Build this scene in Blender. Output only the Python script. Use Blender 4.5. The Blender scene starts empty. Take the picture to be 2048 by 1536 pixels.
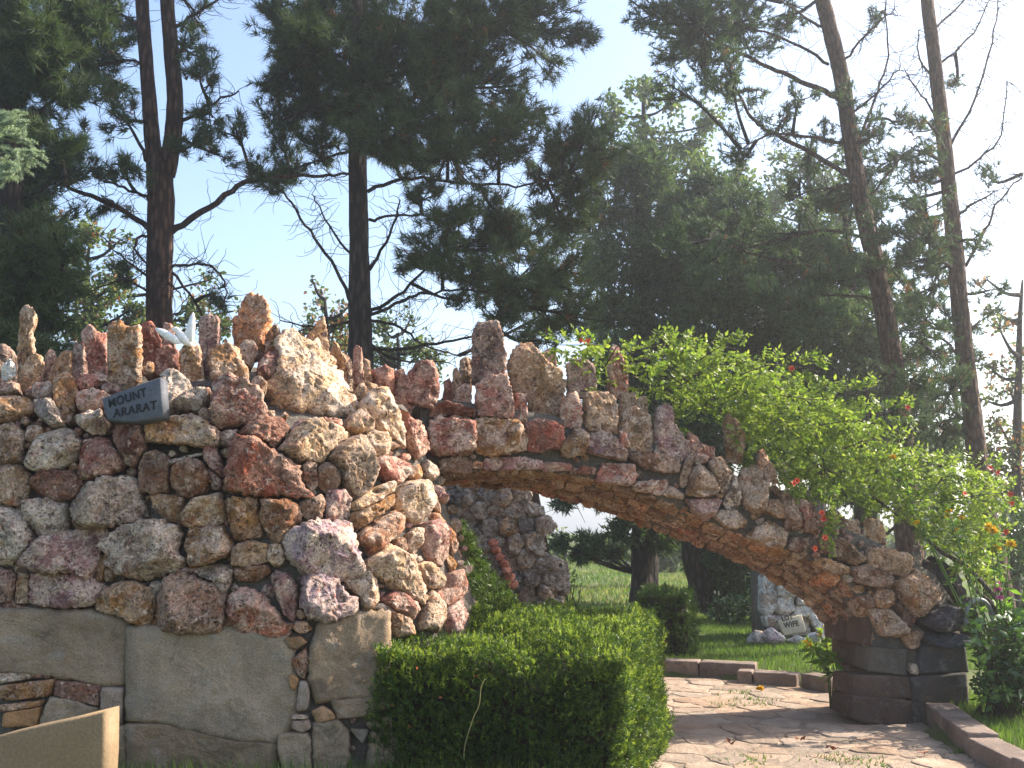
import bpy, bmesh, math, random
import numpy as np
from mathutils import Vector, noise
R = math.radians
random.seed(7); rng = np.random.default_rng(7)
sc = bpy.context.scene
C = sc.collection
# ------------------------------------------------------------------ camera
F_PX, PITCH, EYE = 2010.0, R(8.27), 1.6          # focal length in pixels of a 2048 px wide picture
cam_d = bpy.data.cameras.new('camera'); cam = bpy.data.objects.new('camera', cam_d); C.objects.link(cam)
cam_d.sensor_width = 36; cam_d.lens = 36*F_PX/2048; cam_d.clip_start = .05; cam_d.clip_end = 2000
cam.location = (0, 0, EYE); cam.rotation_euler = (R(90)+PITCH, 0, 0)
sc.camera = cam
# ------------------------------------------------------------------ sky and sun
SUN_AZ, SUN_EL = 19, 37                          # degrees: turned from +X towards +Y, above the horizon
SUN = Vector((math.cos(R(SUN_EL))*math.cos(R(SUN_AZ)), math.cos(R(SUN_EL))*math.sin(R(SUN_AZ)), math.sin(R(SUN_EL))))
w = bpy.data.worlds.new('World'); sc.world = w; w.use_nodes = True
nt = w.node_tree; nt.nodes.clear()
sky = nt.nodes.new('ShaderNodeTexSky'); sky.sky_type = 'NISHITA'; sky.sun_disc = False
sky.sun_elevation = R(SUN_EL); sky.sun_rotation = math.atan2(SUN.x, SUN.y)
sky.altitude = 300; sky.air_density = 1.0; sky.dust_density = 3.0; sky.ozone_density = 1.0
bg = nt.nodes.new('ShaderNodeBackground'); bg.inputs[1].default_value = .15
wo = nt.nodes.new('ShaderNodeOutputWorld')
nt.links.new(sky.outputs[0], bg.inputs[0]); nt.links.new(bg.outputs[0], wo.inputs[0])
sl = bpy.data.lights.new('sun', 'SUN'); sl.energy = 5.0; sl.angle = R(.55); sl.color = (1, .90, .76)
so = bpy.data.objects.new('sun', sl); C.objects.link(so); so.location = (20, 10, 20)
so.rotation_euler = (-SUN).to_track_quat('-Z', 'Y').to_euler()
sc.view_settings.view_transform = 'Standard'; sc.view_settings.look = 'None'
sc.view_settings.exposure = 1.32; sc.view_settings.gamma = 1; sc.view_settings.use_curve_mapping = False
sc.cycles.max_bounces = 4; sc.cycles.diffuse_bounces = 3; sc.cycles.transparent_max_bounces = 4
try: sc.cycles.use_denoising = True
except Exception: pass
# ------------------------------------------------------------------ pixels to places
FWD = Vector((0, math.cos(PITCH), math.sin(PITCH))); UP = Vector((0, -math.sin(PITCH), math.cos(PITCH)))
EYEP = Vector((0, 0, EYE))
def ray(x, y): return FWD + Vector((1, 0, 0))*((x-1024)/F_PX) + UP*((768-y)/F_PX)
def at(x, y, Y):
    d = ray(x, y); return EYEP + d*(Y/d.y)
def ground(x, y, z=0):
    d = ray(x, y); return EYEP + d*((z-EYE)/d.z)
def hit_plane(x, y, p, n):
    d = ray(x, y); return EYEP + d*((p-EYEP).dot(n)/d.dot(n))
# ------------------------------------------------------------------ materials
MATS = {}
def newmat(name):
    m = bpy.data.materials.new(name); m.use_nodes = True; m.node_tree.nodes.clear(); MATS[name] = m
    return m, m.node_tree
def N(t, typ, **kw):
    n = t.nodes.new(typ)
    for k, v in kw.items():
        if k.startswith('i_'):
            n.inputs[int(k[2:]) if k[2:].isdigit() else k[2:].replace('_', ' ')].default_value = v
        else: setattr(n, k, v)
    return n
def ramp(t, src, stops, interp='LINEAR'):
    r = N(t, 'ShaderNodeValToRGB'); r.color_ramp.interpolation = interp
    e = r.color_ramp.elements
    while len(e) < len(stops): e.new(.5)
    for el, (p, c) in zip(e, stops):
        el.position = p; el.color = (c, c, c, 1) if isinstance(c, (int, float)) else (*c, 1)
    t.links.new(src, r.inputs[0]); return r.outputs[0]
def mixc(t, fac, a, b, mode='MIX'):
    m = N(t, 'ShaderNodeMix', data_type='RGBA', blend_type=mode)
    for sock, v in ((m.inputs[0], fac), (m.inputs[6], a), (m.inputs[7], b)):
        if hasattr(v, 'links'): t.links.new(v, sock)
        elif isinstance(v, (int, float)): sock.default_value = v
        else: sock.default_value = (*v, 1)
    return m.outputs[2]
def mth(t, op, a, b=0.0):
    m = N(t, 'ShaderNodeMath', operation=op)
    for s, v in ((m.inputs[0], a), (m.inputs[1], b)):
        if hasattr(v, 'links'): t.links.new(v, s)
        else: s.default_value = v
    return m.outputs[0]
def noise_t(t, vec, scale, detail=5, rough=.6, dist=0):
    n = N(t, 'ShaderNodeTexNoise'); n.inputs['Scale'].default_value = scale; n.inputs['Detail'].default_value = detail
    n.inputs['Roughness'].default_value = rough; n.inputs['Distortion'].default_value = dist
    if vec: t.links.new(vec, n.inputs['Vector'])
    return n.outputs['Fac']
def voro(t, vec, scale, feature='F1', rnd=1):
    n = N(t, 'ShaderNodeTexVoronoi', feature=feature); n.inputs['Scale'].default_value = scale
    n.inputs['Randomness'].default_value = rnd
    if vec: t.links.new(vec, n.inputs['Vector'])
    return n.outputs['Distance']
def finish(t, col, rough=.85, height=None, dist=.01, strength=1.0, spec=.3):
    b = N(t, 'ShaderNodeBsdfPrincipled'); o = N(t, 'ShaderNodeOutputMaterial')
    if hasattr(col, 'links'): t.links.new(col, b.inputs['Base Color'])
    else: b.inputs['Base Color'].default_value = (*col, 1)
    if hasattr(rough, 'links'): t.links.new(rough, b.inputs['Roughness'])
    else: b.inputs['Roughness'].default_value = rough
    b.inputs['Specular IOR Level'].default_value = spec
    if height is not None:
        bp = N(t, 'ShaderNodeBump'); bp.inputs['Distance'].default_value = dist; bp.inputs['Strength'].default_value = strength
        t.links.new(height, bp.inputs['Height']); t.links.new(bp.outputs[0], b.inputs['Normal'])
    t.links.new(b.outputs[0], o.inputs[0]); return b
def obj_coords(t):
    """object coordinates shifted by the object's own random number, so alike pieces differ"""
    tc = N(t, 'ShaderNodeTexCoord'); oi = N(t, 'ShaderNodeObjectInfo')
    c = N(t, 'ShaderNodeCombineXYZ'); s = mth(t, 'MULTIPLY', oi.outputs['Random'], 37.0)
    for i in range(3): t.links.new(s, c.inputs[i])
    v = N(t, 'ShaderNodeVectorMath', operation='ADD'); t.links.new(tc.outputs['Object'], v.inputs[0]); t.links.new(c.outputs[0], v.inputs[1])
    return v.outputs[0], oi
def mat_rock(name, scale=1.0, pit=1.0, crust=(.72, .56, .435), rust=(.24, .08, .045), veins=True):
    """pitted quartz rubble: own colour from the object, pale crust, rusty patches, dark holes"""
    m, t = newmat(name); v, oi = obj_coords(t)
    base = oi.outputs['Color']; amount = oi.outputs['Alpha']
    n1 = noise_t(t, v, 5*scale, 6, .65); n2 = noise_t(t, v, 14*scale, 6, .7, .6); n3 = noise_t(t, v, 55*scale, 4, .75)
    hue = ramp(t, n1, [(.36, .5), (.64, 1.45)])
    c = mixc(t, 1.0, base, hue, 'MULTIPLY')
    c = mixc(t, mth(t, 'MULTIPLY', ramp(t, noise_t(t, v, 3.2*scale, 4, .6, .8), [(.5, 0), (.62, 1)]), .5), c, (.36, .235, .165) if veins else crust)
    c = mixc(t, mth(t, 'MULTIPLY', ramp(t, n2, [(.52, 0), (.60, 1)]), .7), c, rust)
    cf = mth(t, 'MULTIPLY', ramp(t, noise_t(t, v, 7*scale, 9, .74, .5), [(.46, 0), (.53, 1)]), amount)
    c = mixc(t, cf, c, crust)
    c = mixc(t, mth(t, 'MULTIPLY', ramp(t, noise_t(t, v, 12*scale, 7, .75, .4), [(.57, 0), (.63, 1)]), .65), c, tuple(min(1, k*1.15) for k in crust))
    c = mixc(t, mth(t, 'MULTIPLY', ramp(t, noise_t(t, v, 19*scale, 6, .75, .3), [(.60, 0), (.67, 1)]), .7), c, (.06, .034, .024))
    c = mixc(t, 1.0, c, ramp(t, n3, [(.32, .45), (.68, 1.5)]), 'MULTIPLY')
    wn = N(t, 'ShaderNodeTexNoise'); wn.inputs['Scale'].default_value = 24*scale; wn.inputs['Detail'].default_value = 3; t.links.new(v, wn.inputs['Vector'])
    ws = N(t, 'ShaderNodeVectorMath', operation='SCALE'); ws.inputs['Scale'].default_value = .075/scale; t.links.new(wn.outputs['Color'], ws.inputs[0])
    wa = N(t, 'ShaderNodeVectorMath', operation='ADD'); t.links.new(v, wa.inputs[0]); t.links.new(ws.outputs[0], wa.inputs[1])
    holes = voro(t, wa.outputs[0], 38*scale); big = voro(t, wa.outputs[0], 14*scale)
    warp = noise_t(t, v, 9*scale, 3)
    pits = mth(t, 'MULTIPLY', ramp(t, holes, [(.12, 1), (.34, 0)]), ramp(t, warp, [(.44, 0), (.58, 1)]))
    pits2 = mth(t, 'MULTIPLY', ramp(t, big, [(.08, 1), (.3, 0)]), ramp(t, n2, [(.44, 0), (.6, 1)]))
    p = mth(t, 'MULTIPLY', mth(t, 'MAXIMUM', pits, pits2), pit)
    c = mixc(t, mth(t, 'MULTIPLY', p, .72), c, (.055, .035, .025))
    h = mth(t, 'SUBTRACT', mth(t, 'ADD', mth(t, 'MULTIPLY', n2, .9), mth(t, 'MULTIPLY', n3, .45)), p)
    finish(t, c, .8, h, .034, 1.0, .3); return m
mat_rock('rock')
mat_rock('rock_dark', 1, .6, (.09, .09, .10), (.06, .04, .035), False)
mat_rock('rock_grey', 1, 1, (.42, .40, .37), (.13, .105, .085), False)
mat_rock('rock_white', 1, .5, (.78, .77, .74), (.42, .36, .28), False)
def mat_block(name):
    m, t = newmat(name); v, oi = obj_coords(t)
    n1 = noise_t(t, v, 2.6, 6, .62); n2 = noise_t(t, v, 11, 6, .7); n3 = noise_t(t, v, 90, 3, .7)
    c = mixc(t, 1, oi.outputs['Color'], ramp(t, n1, [(.3, .68), (.7, 1.35)]), 'MULTIPLY')
    c = mixc(t, mth(t, 'MULTIPLY', ramp(t, n2, [(.52, 0), (.72, 1)]), .45), c, (.20, .125, .062))
    c = mixc(t, mth(t, 'MULTIPLY', ramp(t, noise_t(t, v, 6, 6, .7), [(.55, 0), (.68, 1)]), .4), c, (.30, .29, .27))
    c = mixc(t, mth(t, 'MULTIPLY', ramp(t, noise_t(t, v, 4.5, 7, .72, .7), [(.55, 0), (.66, 1)]), .55), c, (.075, .06, .046))
    c = mixc(t, 1, c, ramp(t, n3, [(.3, .7), (.7, 1.25)]), 'MULTIPLY')
    h = mth(t, 'ADD', mth(t, 'MULTIPLY', n2, 1.0), mth(t, 'MULTIPLY', n3, .25))
    finish(t, c, .88, h, .022, 1.0, .25)
mat_block('block')
def mat_mortar():
    m, t = newmat('mortar'); tc = N(t, 'ShaderNodeTexCoord'); v = tc.outputs['Object']
    n1 = noise_t(t, v, 7, 6, .7); n2 = noise_t(t, v, 45, 5, .75)
    c = ramp(t, n1, [(.3, (.12, .10, .084)), (.6, (.20, .172, .142)), (.78, (.26, .22, .18))])
    c = mixc(t, 1, c, ramp(t, n2, [(.3, .55), (.7, 1.25)]), 'MULTIPLY')
    finish(t, c, .95, mth(t, 'ADD', n1, n2), .03, 1)
mat_mortar()
def mat_flat(name, a, b, scale=8, rough=.8, bump=.004, spec=.3, fine=60):
    m, t = newmat(name); tc = N(t, 'ShaderNodeTexCoord'); v = tc.outputs['Object']
    n1 = noise_t(t, v, scale, 6, .65); n2 = noise_t(t, v, fine, 4, .7)
    c = ramp(t, n1, [(.32, a), (.68, b)])
    c = mixc(t, 1, c, ramp(t, n2, [(.3, .75), (.7, 1.2)]), 'MULTIPLY')
    finish(t, c, rough, mth(t, 'ADD', n1, mth(t, 'MULTIPLY', n2, .5)), bump, 1, spec)
mat_flat('slate', (.075, .080, .095), (.115, .120, .135), 9)
mat_flat('letter', (.012, .012, .013), (.02, .02, .022), 20)
mat_flat('tan_slab', (.21, .145, .082), (.26, .185, .11), 3, .85, .005)
mat_flat('sign_tan', (.42, .36, .26), (.52, .46, .35), 9)
mat_flat('ceramic', (.78, .76, .73), (.86, .85, .83), 12, .35, .002, .5)
mat_flat('hose', (.17, .175, .18), (.25, .255, .26), 9, .5, .002, .5)
mat_flat('marigold', (.86, .50, .012), (.90, .64, .03), 60, .6, .002)
mat_flat('trumpet', (.62, .05, .03), (.72, .13, .035), 40, .5, .001)
mat_flat('pink_petal', (.66, .12, .36), (.74, .22, .45), 40, .5, .001)
mat_flat('dead_leaf', (.20, .05, .025), (.30, .10, .04), 40, .8, .001)
mat_flat('bud_red', (.42, .10, .05), (.50, .17, .07), 40, .7, .001)
mat_flat('soil', (.10, .062, .04), (.16, .10, .062), 7, .95, .02)
def mat_bark(name, a, b, scale=1.0, lichen=None):
    m, t = newmat(name); tc = N(t, 'ShaderNodeTexCoord'); mp = N(t, 'ShaderNodeMapping')
    mp.inputs['Scale'].default_value = (1, 1, .28); t.links.new(tc.outputs['Object'], mp.inputs[0]); v = mp.outputs[0]
    n1 = noise_t(t, v, 9*scale, 6, .7); vr = voro(t, v, 16*scale); n2 = noise_t(t, v, 50*scale, 4, .7)
    c = ramp(t, n1, [(.3, a), (.7, b)])
    c = mixc(t, ramp(t, vr, [(.28, 0), (.55, .85)]), c, tuple(k*.3 for k in a))
    if lichen: c = mixc(t, mth(t, 'MULTIPLY', ramp(t, n2, [(.5, 0), (.7, 1)]), .35), c, lichen)
    finish(t, c, .9, mth(t, 'SUBTRACT', n2, mth(t, 'MULTIPLY', vr, 1.8)), .05, 1)
mat_bark('bark_dark', (.050, .034, .026), (.10, .068, .05))
mat_bark('bark_orange', (.115, .060, .042), (.215, .115, .075), 1.3, (.24, .19, .16))
mat_bark('bark_red', (.10, .05, .036), (.16, .085, .055))
mat_bark('twig_dark', (.038, .028, .022), (.075, .055, .042), 2)
mat_bark('vine_stem', (.19, .15, .11), (.31, .25, .19), 3)
def mat_leaf(name, dark, light, trans=.35, rough=.5, spec=.3, clump=1.6):
    m, t = newmat(name); tc = N(t, 'ShaderNodeTexCoord'); g = N(t, 'ShaderNodeNewGeometry')
    n1 = noise_t(t, tc.outputs['Object'], clump, 3, .6)
    f = mth(t, 'ADD', mth(t, 'MULTIPLY', n1, .55), mth(t, 'MULTIPLY', g.outputs['Random Per Island'], .5))
    c = ramp(t, f, [(.28, dark), (.76, light)])
    b = N(t, 'ShaderNodeBsdfPrincipled'); b.inputs['Roughness'].default_value = rough; b.inputs['Specular IOR Level'].default_value = spec
    tr = N(t, 'ShaderNodeBsdfTranslucent'); ms = N(t, 'ShaderNodeMixShader'); o = N(t, 'ShaderNodeOutputMaterial')
    ms.inputs[0].default_value = trans
    t.links.new(c, b.inputs['Base Color'])
    c2 = mixc(t, 1, c, (1.25, 1.35, .7), 'MULTIPLY'); t.links.new(c2, tr.inputs[0])
    t.links.new(b.outputs[0], ms.inputs[1]); t.links.new(tr.outputs[0], ms.inputs[2]); t.links.new(ms.outputs[0], o.inputs[0])
mat_leaf('needle_pine', (.030, .058, .027), (.090, .125, .050), .30, .55, .25, 1.1)
mat_leaf('needle_scots', (.034, .070, .036), (.10, .150, .062), .30, .55, .25, 1.1)
mat_leaf('needle_cedar', (.020, .052, .026), (.125, .18, .072), .30, .6, .25, .9)
mat_leaf('needle_blue_lit', (.20, .27, .20), (.38, .46, .32), .25, .6, .3, 3)  # colour raised so the shaded bough looks sunlit
mat_leaf('needle_dead', (.16, .07, .035), (.30, .15, .07), .3, .7, .2, 3)
mat_leaf('leaf_poplar', (.045, .085, .022), (.14, .19, .055), .42, .4, .4, 1.5)
mat_leaf('leaf_far', (.05, .09, .03), (.16, .19, .07), .40, .5, .3, 1.0)
mat_leaf('leaf_rust', (.22, .09, .05), (.36, .18, .10), .40, .5, .3, 2)
mat_leaf('leaf_vine', (.10, .17, .028), (.28, .33, .075), .50, .45, .35, 3)
mat_leaf('leaf_yew', (.026, .060, .012), (.10, .165, .028), .30, .45, .35, 4)
mat_leaf('leaf_yew_tip_lit', (.16, .24, .03), (.36, .42, .075), .45, .45, .35, 4)  # young tip colour, brightened to paint sunlight on the hedge
mat_leaf('leaf_shrub', (.022, .060, .018), (.070, .135, .034), .25, .25, .55, 5)
mat_leaf('leaf_lily', (.05, .115, .018), (.15, .26, .045), .40, .4, .4, 5)
mat_leaf('grass', (.045, .095, .016), (.17, .25, .055), .42, .5, .3, 1.2)
mat_leaf('grass_dry', (.20, .19, .085), (.36, .32, .16), .35, .6, .2, 1.2)
def mat_ground():
    m, t = newmat('lawn'); tc = N(t, 'ShaderNodeTexCoord'); v = tc.outputs['Object']
    n1 = noise_t(t, v, .45, 5, .6); n2 = noise_t(t, v, 9, 6, .7); n3 = noise_t(t, v, 70, 3, .7)
    c = ramp(t, n1, [(.36, (.060, .092, .024)), (.55, (.105, .135, .038)), (.7, (.21, .18, .085))])
    c = mixc(t, ramp(t, n2, [(.5, 0), (.75, .6)]), c, (.12, .085, .05))
    c = mixc(t, 1, c, ramp(t, n3, [(.3, .6), (.7, 1.3)]), 'MULTIPLY')
    finish(t, c, .95, mth(t, 'ADD', n2, n3), .03, 1)
mat_ground()
def mat_path():
    m, t = newmat('paving'); v, oi = obj_coords(t)
    n1 = noise_t(t, v, 4, 6, .65); n2 = noise_t(t, v, 26, 5, .7); n3 = noise_t(t, v, 120, 3, .7)
    c = mixc(t, 1, oi.outputs['Color'], ramp(t, n1, [(.3, .75), (.7, 1.25)]), 'MULTIPLY')
    c = mixc(t, ramp(t, n2, [(.48, 0), (.7, .65)]), c, (.30, .225, .16))
    c = mixc(t, 1, c, ramp(t, n3, [(.3, .72), (.7, 1.2)]), 'MULTIPLY')
    finish(t, c, .93, mth(t, 'ADD', mth(t, 'MULTIPLY', n1, 1.2), n2), .02, 1, .2)
    m, t = newmat('path_dirt'); tc = N(t, 'ShaderNodeTexCoord'); v = tc.outputs['Object']
    n1 = noise_t(t, v, 3, 6, .65); n2 = noise_t(t, v, 30, 5, .7)
    c = ramp(t, n1, [(.3, (.23, .175, .13)), (.7, (.33, .265, .205))])
    c = mixc(t, 1, c, ramp(t, n2, [(.3, .6), (.7, 1.25)]), 'MULTIPLY')
    finish(t, c, .95, mth(t, 'ADD', n1, n2), .02, 1, .2)
mat_path()
# ------------------------------------------------------------------ building helpers
def tri_mesh(name, verts, tris):
    verts = np.asarray(verts, np.float32); tris = np.asarray(tris, np.int32)
    me = bpy.data.meshes.new(name); me.vertices.add(len(verts)); me.vertices.foreach_set('co', verts.ravel())
    k = tris.shape[1]
    me.loops.add(tris.size); me.loops.foreach_set('vertex_index', tris.ravel())
    me.polygons.add(len(tris)); me.polygons.foreach_set('loop_start', np.arange(len(tris), dtype=np.int32)*k)
    me.update(calc_edges=True); me.validate(); return me
def link(name, me, mat, parent=None, loc=(0, 0, 0), color=None):
    o = bpy.data.objects.new(name, me); C.objects.link(o)
    if me is not None and mat: 
        if not me.materials: me.materials.append(MATS[mat])
    o.location = loc
    if parent is not None:
        o.parent = parent; pw = Vector(parent.location)
        if parent.parent is not None: pw = pw + Vector(parent.parent.location)
        o.location = Vector(loc) - pw
    if color is not None: o.color = color
    return o
def thing(name, loc, label, cat, group=None):
    o = bpy.data.objects.new(name, None); C.objects.link(o); o.location = loc; o.empty_display_size = .1
    tag(o, label, cat, group); return o
def tag(o, label=None, cat=None, group=None, kind=None):
    if label: o['label'] = label
    if cat: o['category'] = cat
    if group: o['group'] = group
    if kind: o['kind'] = kind
    return o
def frame(n, up=Vector((0, 0, 1))):
    n = n.normalized(); u = up.cross(n)
    if u.length < 1e-3: u = Vector((1, 0, 0))
    u.normalize(); return u, n.cross(u).normalized(), n
PAL = {'P': (.33, .155, .12), 'R': (.22, .078, .056), 'D': (.14, .058, .042), 'O': (.31, .18, .092), 'C': (.44, .32, .21),
       'W': (.47, .40, .33), 'G': (.27, .225, .19), 'M': (.29, .175, .165), 'T': (.31, .20, .12), 'B': (.185, .10, .062),
       'S': (.25, .20, .14), 'K': (.035, .036, .042), 'L': (.36, .27, .29), 'H': (.42, .215, .125), 'Z': (.78, .77, .75), 'Q': (.13, .12, .115), 'V': (.165, .11, .095)}
CRUST = {'P': .45, 'R': .2, 'D': .15, 'O': .35, 'C': .6, 'W': .6, 'G': .6, 'M': .4, 'T': .4, 'B': .3, 'S': .2, 'K': .15, 'L': .5, 'H': .4, 'Z': .5, 'Q': .3, 'V': .3}
def pal(k, rs):
    c = PAL[k]; m_ = sum(c)/3; c = tuple(m_+(q-m_)*1.22 for q in c) if k not in 'KSZQ' else c; f = rs.uniform(.82, 1.2); g = rs.uniform(-.02, .02)
    return (max(.02, c[0]*f*1.02+g), max(.02, c[1]*f*.96), max(.02, c[2]*f*.93-g*.5), min(1, CRUST[k]*rs.uniform(.6, 1.4)))
def resample(P, n, rs, jitter):
    """n points evenly along a closed 2D outline, corners softened, edge roughened"""
    P = np.array(P, float); Q = np.vstack([P, P[:1]]); seg = np.linalg.norm(np.diff(Q, axis=0), axis=1); L = seg.sum()
    s = np.concatenate([[0], np.cumsum(seg)]); t = (np.arange(n)+.5)*L/n
    X = np.stack([np.interp(t, s, Q[:, 0]), np.interp(t, s, Q[:, 1])], 1)
    X = .84*X + .08*np.roll(X, 1, 0) + .08*np.roll(X, -1, 0)
    c = X.mean(0); d = X-c; r = np.linalg.norm(d, axis=1, keepdims=True)+1e-6
    return X + d/r*rs.normal(0, jitter, (n, 1))
ROCK_N = [0]
def rock(name, pts3, nrm, key, parent, bulge=None, back=.14, mat='rock', rough=1.0, detail=1.0, thick=None, flat=False, tilt=.6, grow=1.09):
    """an angular rubble stone whose outline is pts3, standing proud along nrm; thick: a free-standing stone, rounded behind too"""
    ROCK_N[0] += 1; rs = np.random.default_rng(ROCK_N[0]*13+5)
    cen = sum(pts3, Vector())/len(pts3); u, v, n = frame(nrm)
    P = [((p-cen).dot(u), (p-cen).dot(v)) for p in pts3]
    A = np.array(P); wd = np.ptp(A[:, 0]); ht = np.ptp(A[:, 1]); sz = math.sqrt(max(1e-5, wd*ht)); mn = max(.01, min(wd, ht))
    per = np.linalg.norm(A-np.roll(A, 1, 0), axis=1).sum()
    nb = int(np.clip(per/.018*detail, 10, 84)); jit = .018*sz*rough*(0.3 if flat else 1)
    X = resample(P, nb, rs, jit); X = X.mean(0)+(X-X.mean(0))*(grow if thick is None else 1.0)
    if bulge is None: bulge = float(np.clip(.46*mn, .025, .165))
    nr = int(np.clip(mn/.022*detail, 3, 14))
    fs = np.concatenate([[1, .965], np.linspace(.89, 0, nr)]); nr = len(fs)-1
    # a tilted top and slanting flanks, like a split stone
    off = rs.uniform(-50, 50, 3)
    tx, ty = rs.uniform(-1, 1, 2)*tilt
    fl = []
    for a in np.arange(7)*.9+rs.uniform(0, 6):
        d_ = np.array([math.cos(a), math.sin(a)]); e_ = (X@d_).max(); sl = rs.choice([.35, .7, 1.3, 2.4, 3.5]); inn = rs.uniform(.0, .35) if sl > 1 else rs.uniform(.25, .75)
        fl.append((d_, e_, sl/max(.02, mn*.5), .12 if sl > 1 else .86-sl*(1-inn)*.55))
    V = []; T = []
    def cap(q):
        h = .86+(tx*q[0]+ty*q[1])/max(.02, mn*.5)
        for d_, e_, k_, o_ in fl: h = min(h, o_+(e_-q[0]*d_[0]-q[1]*d_[1])*k_)
        return max(.1, min(1.15, h))
    def surf(sgn, depth):
        rows = []
        for f in fs[:-1]:
            row = []
            for q in X*f:
                e = 1-f
                if flat: h = depth*min(1, (e/.10))**.6 if f < 1 else 0
                else: h = depth*min(1, (.6 if thick else .62)+e/.12)*cap(q) if f < 1 else 0
                p3 = (q[0]*7+off[0], q[1]*7+off[1], off[2]+sgn*3)
                k = k2 = k3 = 0
                if f < 1:
                    k = noise.fractal(p3, .8, 2.1, 3)*.17*min(bulge, .07)*rough
                    k2 = noise.noise((p3[0]*4.3, p3[1]*4.3, p3[2]))*.012*rough*(.4 if flat else 1)
                    k3 = noise.noise((p3[0]*2.2+9, p3[1]*2.2, p3[2])); k3 = -max(0, k3-.28)*.075*rough*(0 if flat else 1)
                    cr = abs(noise.noise((p3[0]*.8+3, p3[1]*.8, p3[2]+5))); k -= max(0, .10-cr)*.32*min(bulge, .12)*(0.25 if flat else 1)
                    st = noise.noise((p3[0]*1.5, p3[1]*1.5+7, p3[2])); k += .022*rough*(round(st*3)/3-st)*(0 if flat else 1)
                row.append((q[0]+k2*.8, q[1]+k2*.5, sgn*(h+k+k2+k3)))
            rows.append(row)
        h0 = depth*(1 if flat else cap((0, 0)))
        return rows, (0, 0, sgn*h0)
    d = bulge if thick is None else thick*.5
    rows, apex = surf(1, d)
    for r in rows: V += r
    V.append(apex); a = len(V)-1
    for i in range(nr-1):
        for j in range(nb):
            j2 = (j+1) % nb; p, q, r, s = i*nb+j, i*nb+j2, (i+1)*nb+j2, (i+1)*nb+j
            T += [(p, q, r), (p, r, s)]
    for j in range(nb): T.append(((nr-1)*nb+j, (nr-1)*nb+(j+1) % nb, a))
    if thick is None:
        b0 = len(V); V += [(q[0]*.82, q[1]*.82, -back) for q in X]
        for j in range(nb):
            j2 = (j+1) % nb; T += [(j, b0+j, b0+j2), (j, b0+j2, j2)]
        c0 = len(V); V.append((0, 0, -back)); T += [(b0+(j+1) % nb, b0+j, c0) for j in range(nb)]
    else:
        rows2, apex2 = surf(-1, d); base = len(V)
        for r in rows2[1:]: V += r
        V.append(apex2); a2 = len(V)-1
        idx = lambda i, j: j if i == 0 else base+(i-1)*nb+j
        for i in range(nr-1):
            for j in range(nb):
                j2 = (j+1) % nb; p, q, r, s = idx(i, j), idx(i, j2), idx(i+1, j2), idx(i+1, j); T += [(p, r, q), (p, s, r)]
        for j in range(nb): T.append((idx(nr-1, (j+1) % nb), idx(nr-1, j), a2))
    W = np.array(V); M = np.array([u, v, n])
    me = tri_mesh(name, W@M, T)
    return link(name, me, mat, parent, cen, pal(key, rs))
def tube_arrays(pts, rad, ns=8, wob=0.0, rs=None):
    pts = [Vector(p) for p in pts]; V = []; T = []; k = len(pts); pu = None
    for i, p in enumerate(pts):
        d = (pts[min(i+1, k-1)]-pts[max(i-1, 0)]).normalized()
        if pu is None: pu = d.orthogonal().normalized()
        pu = (pu - d*pu.dot(d)).normalized(); pv = d.cross(pu)
        for j in range(ns):
            a = 2*math.pi*j/ns; r = rad[i]*(1+(rs.uniform(-wob, wob) if rs is not None else 0))
            V.append(tuple(p+pu*(math.cos(a)*r)+pv*(math.sin(a)*r)))
    for i in range(k-1):
        for j in range(ns):
            j2 = (j+1) % ns; T += [(i*ns+j, i*ns+j2, (i+1)*ns+j2), (i*ns+j, (i+1)*ns+j2, (i+1)*ns+j)]
    V.append(tuple(pts[0])); V.append(tuple(pts[-1])); n0 = k*ns
    for j in range(ns): T += [(j, n0, (j+1) % ns), ((k-1)*ns+j, (k-1)*ns+(j+1) % ns, n0+1)]
    return V, T
def smooth_path(pts, sub=4):
    pts = [Vector(p) for p in pts]
    if len(pts) < 3 or sub < 2: return pts
    out = []
    for i in range(len(pts)-1):
        p0, p1, p2, p3 = pts[max(i-1, 0)], pts[i], pts[i+1], pts[min(i+2, len(pts)-1)]
        for s in range(sub):
            t = s/sub
            out.append(.5*((2*p1)+(p2-p0)*t+(2*p0-5*p1+4*p2-p3)*t*t+(3*p1-p0-3*p2+p3)*t**3))
    return out+[pts[-1]]
class Acc:
    """gathers triangles for one mesh"""
    def __init__(s): s.V = []; s.T = []; s.n = 0
    def add(s, V, T):
        V = np.asarray(V, float).reshape(-1, 3); T = np.asarray(T, int).reshape(-1, 3)
        s.V.append(V); s.T.append(T+s.n); s.n += len(V)
    def obj(s, name, mat, parent=None, smooth=False, kind=None, loc=None):
        if not s.n: return None
        V = np.vstack(s.V); T = np.vstack(s.T); L = Vector(loc) if loc is not None else (Vector(parent.location) if parent is not None else Vector())
        me = tri_mesh(name, V-np.array(L), T)
        if smooth: me.polygons.foreach_set('use_smooth', [True]*len(me.polygons))
        o = link(name, me, mat, parent, L)
        if kind: o['kind'] = kind
        return o
def tube_obj(name, pts, rad, mat, parent, ns=8, wob=0, sub=4):
    k = len(pts); sp = smooth_path(pts, sub); rr = np.interp(np.linspace(0, k-1, len(sp)), range(k), rad)
    a = Acc(); a.add(*tube_arrays(sp, rr, ns, wob, rng if wob else None)); return a.obj(name, mat, parent, True)
def unit(a): return a/(np.linalg.norm(a, axis=-1, keepdims=True)+1e-9)
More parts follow.
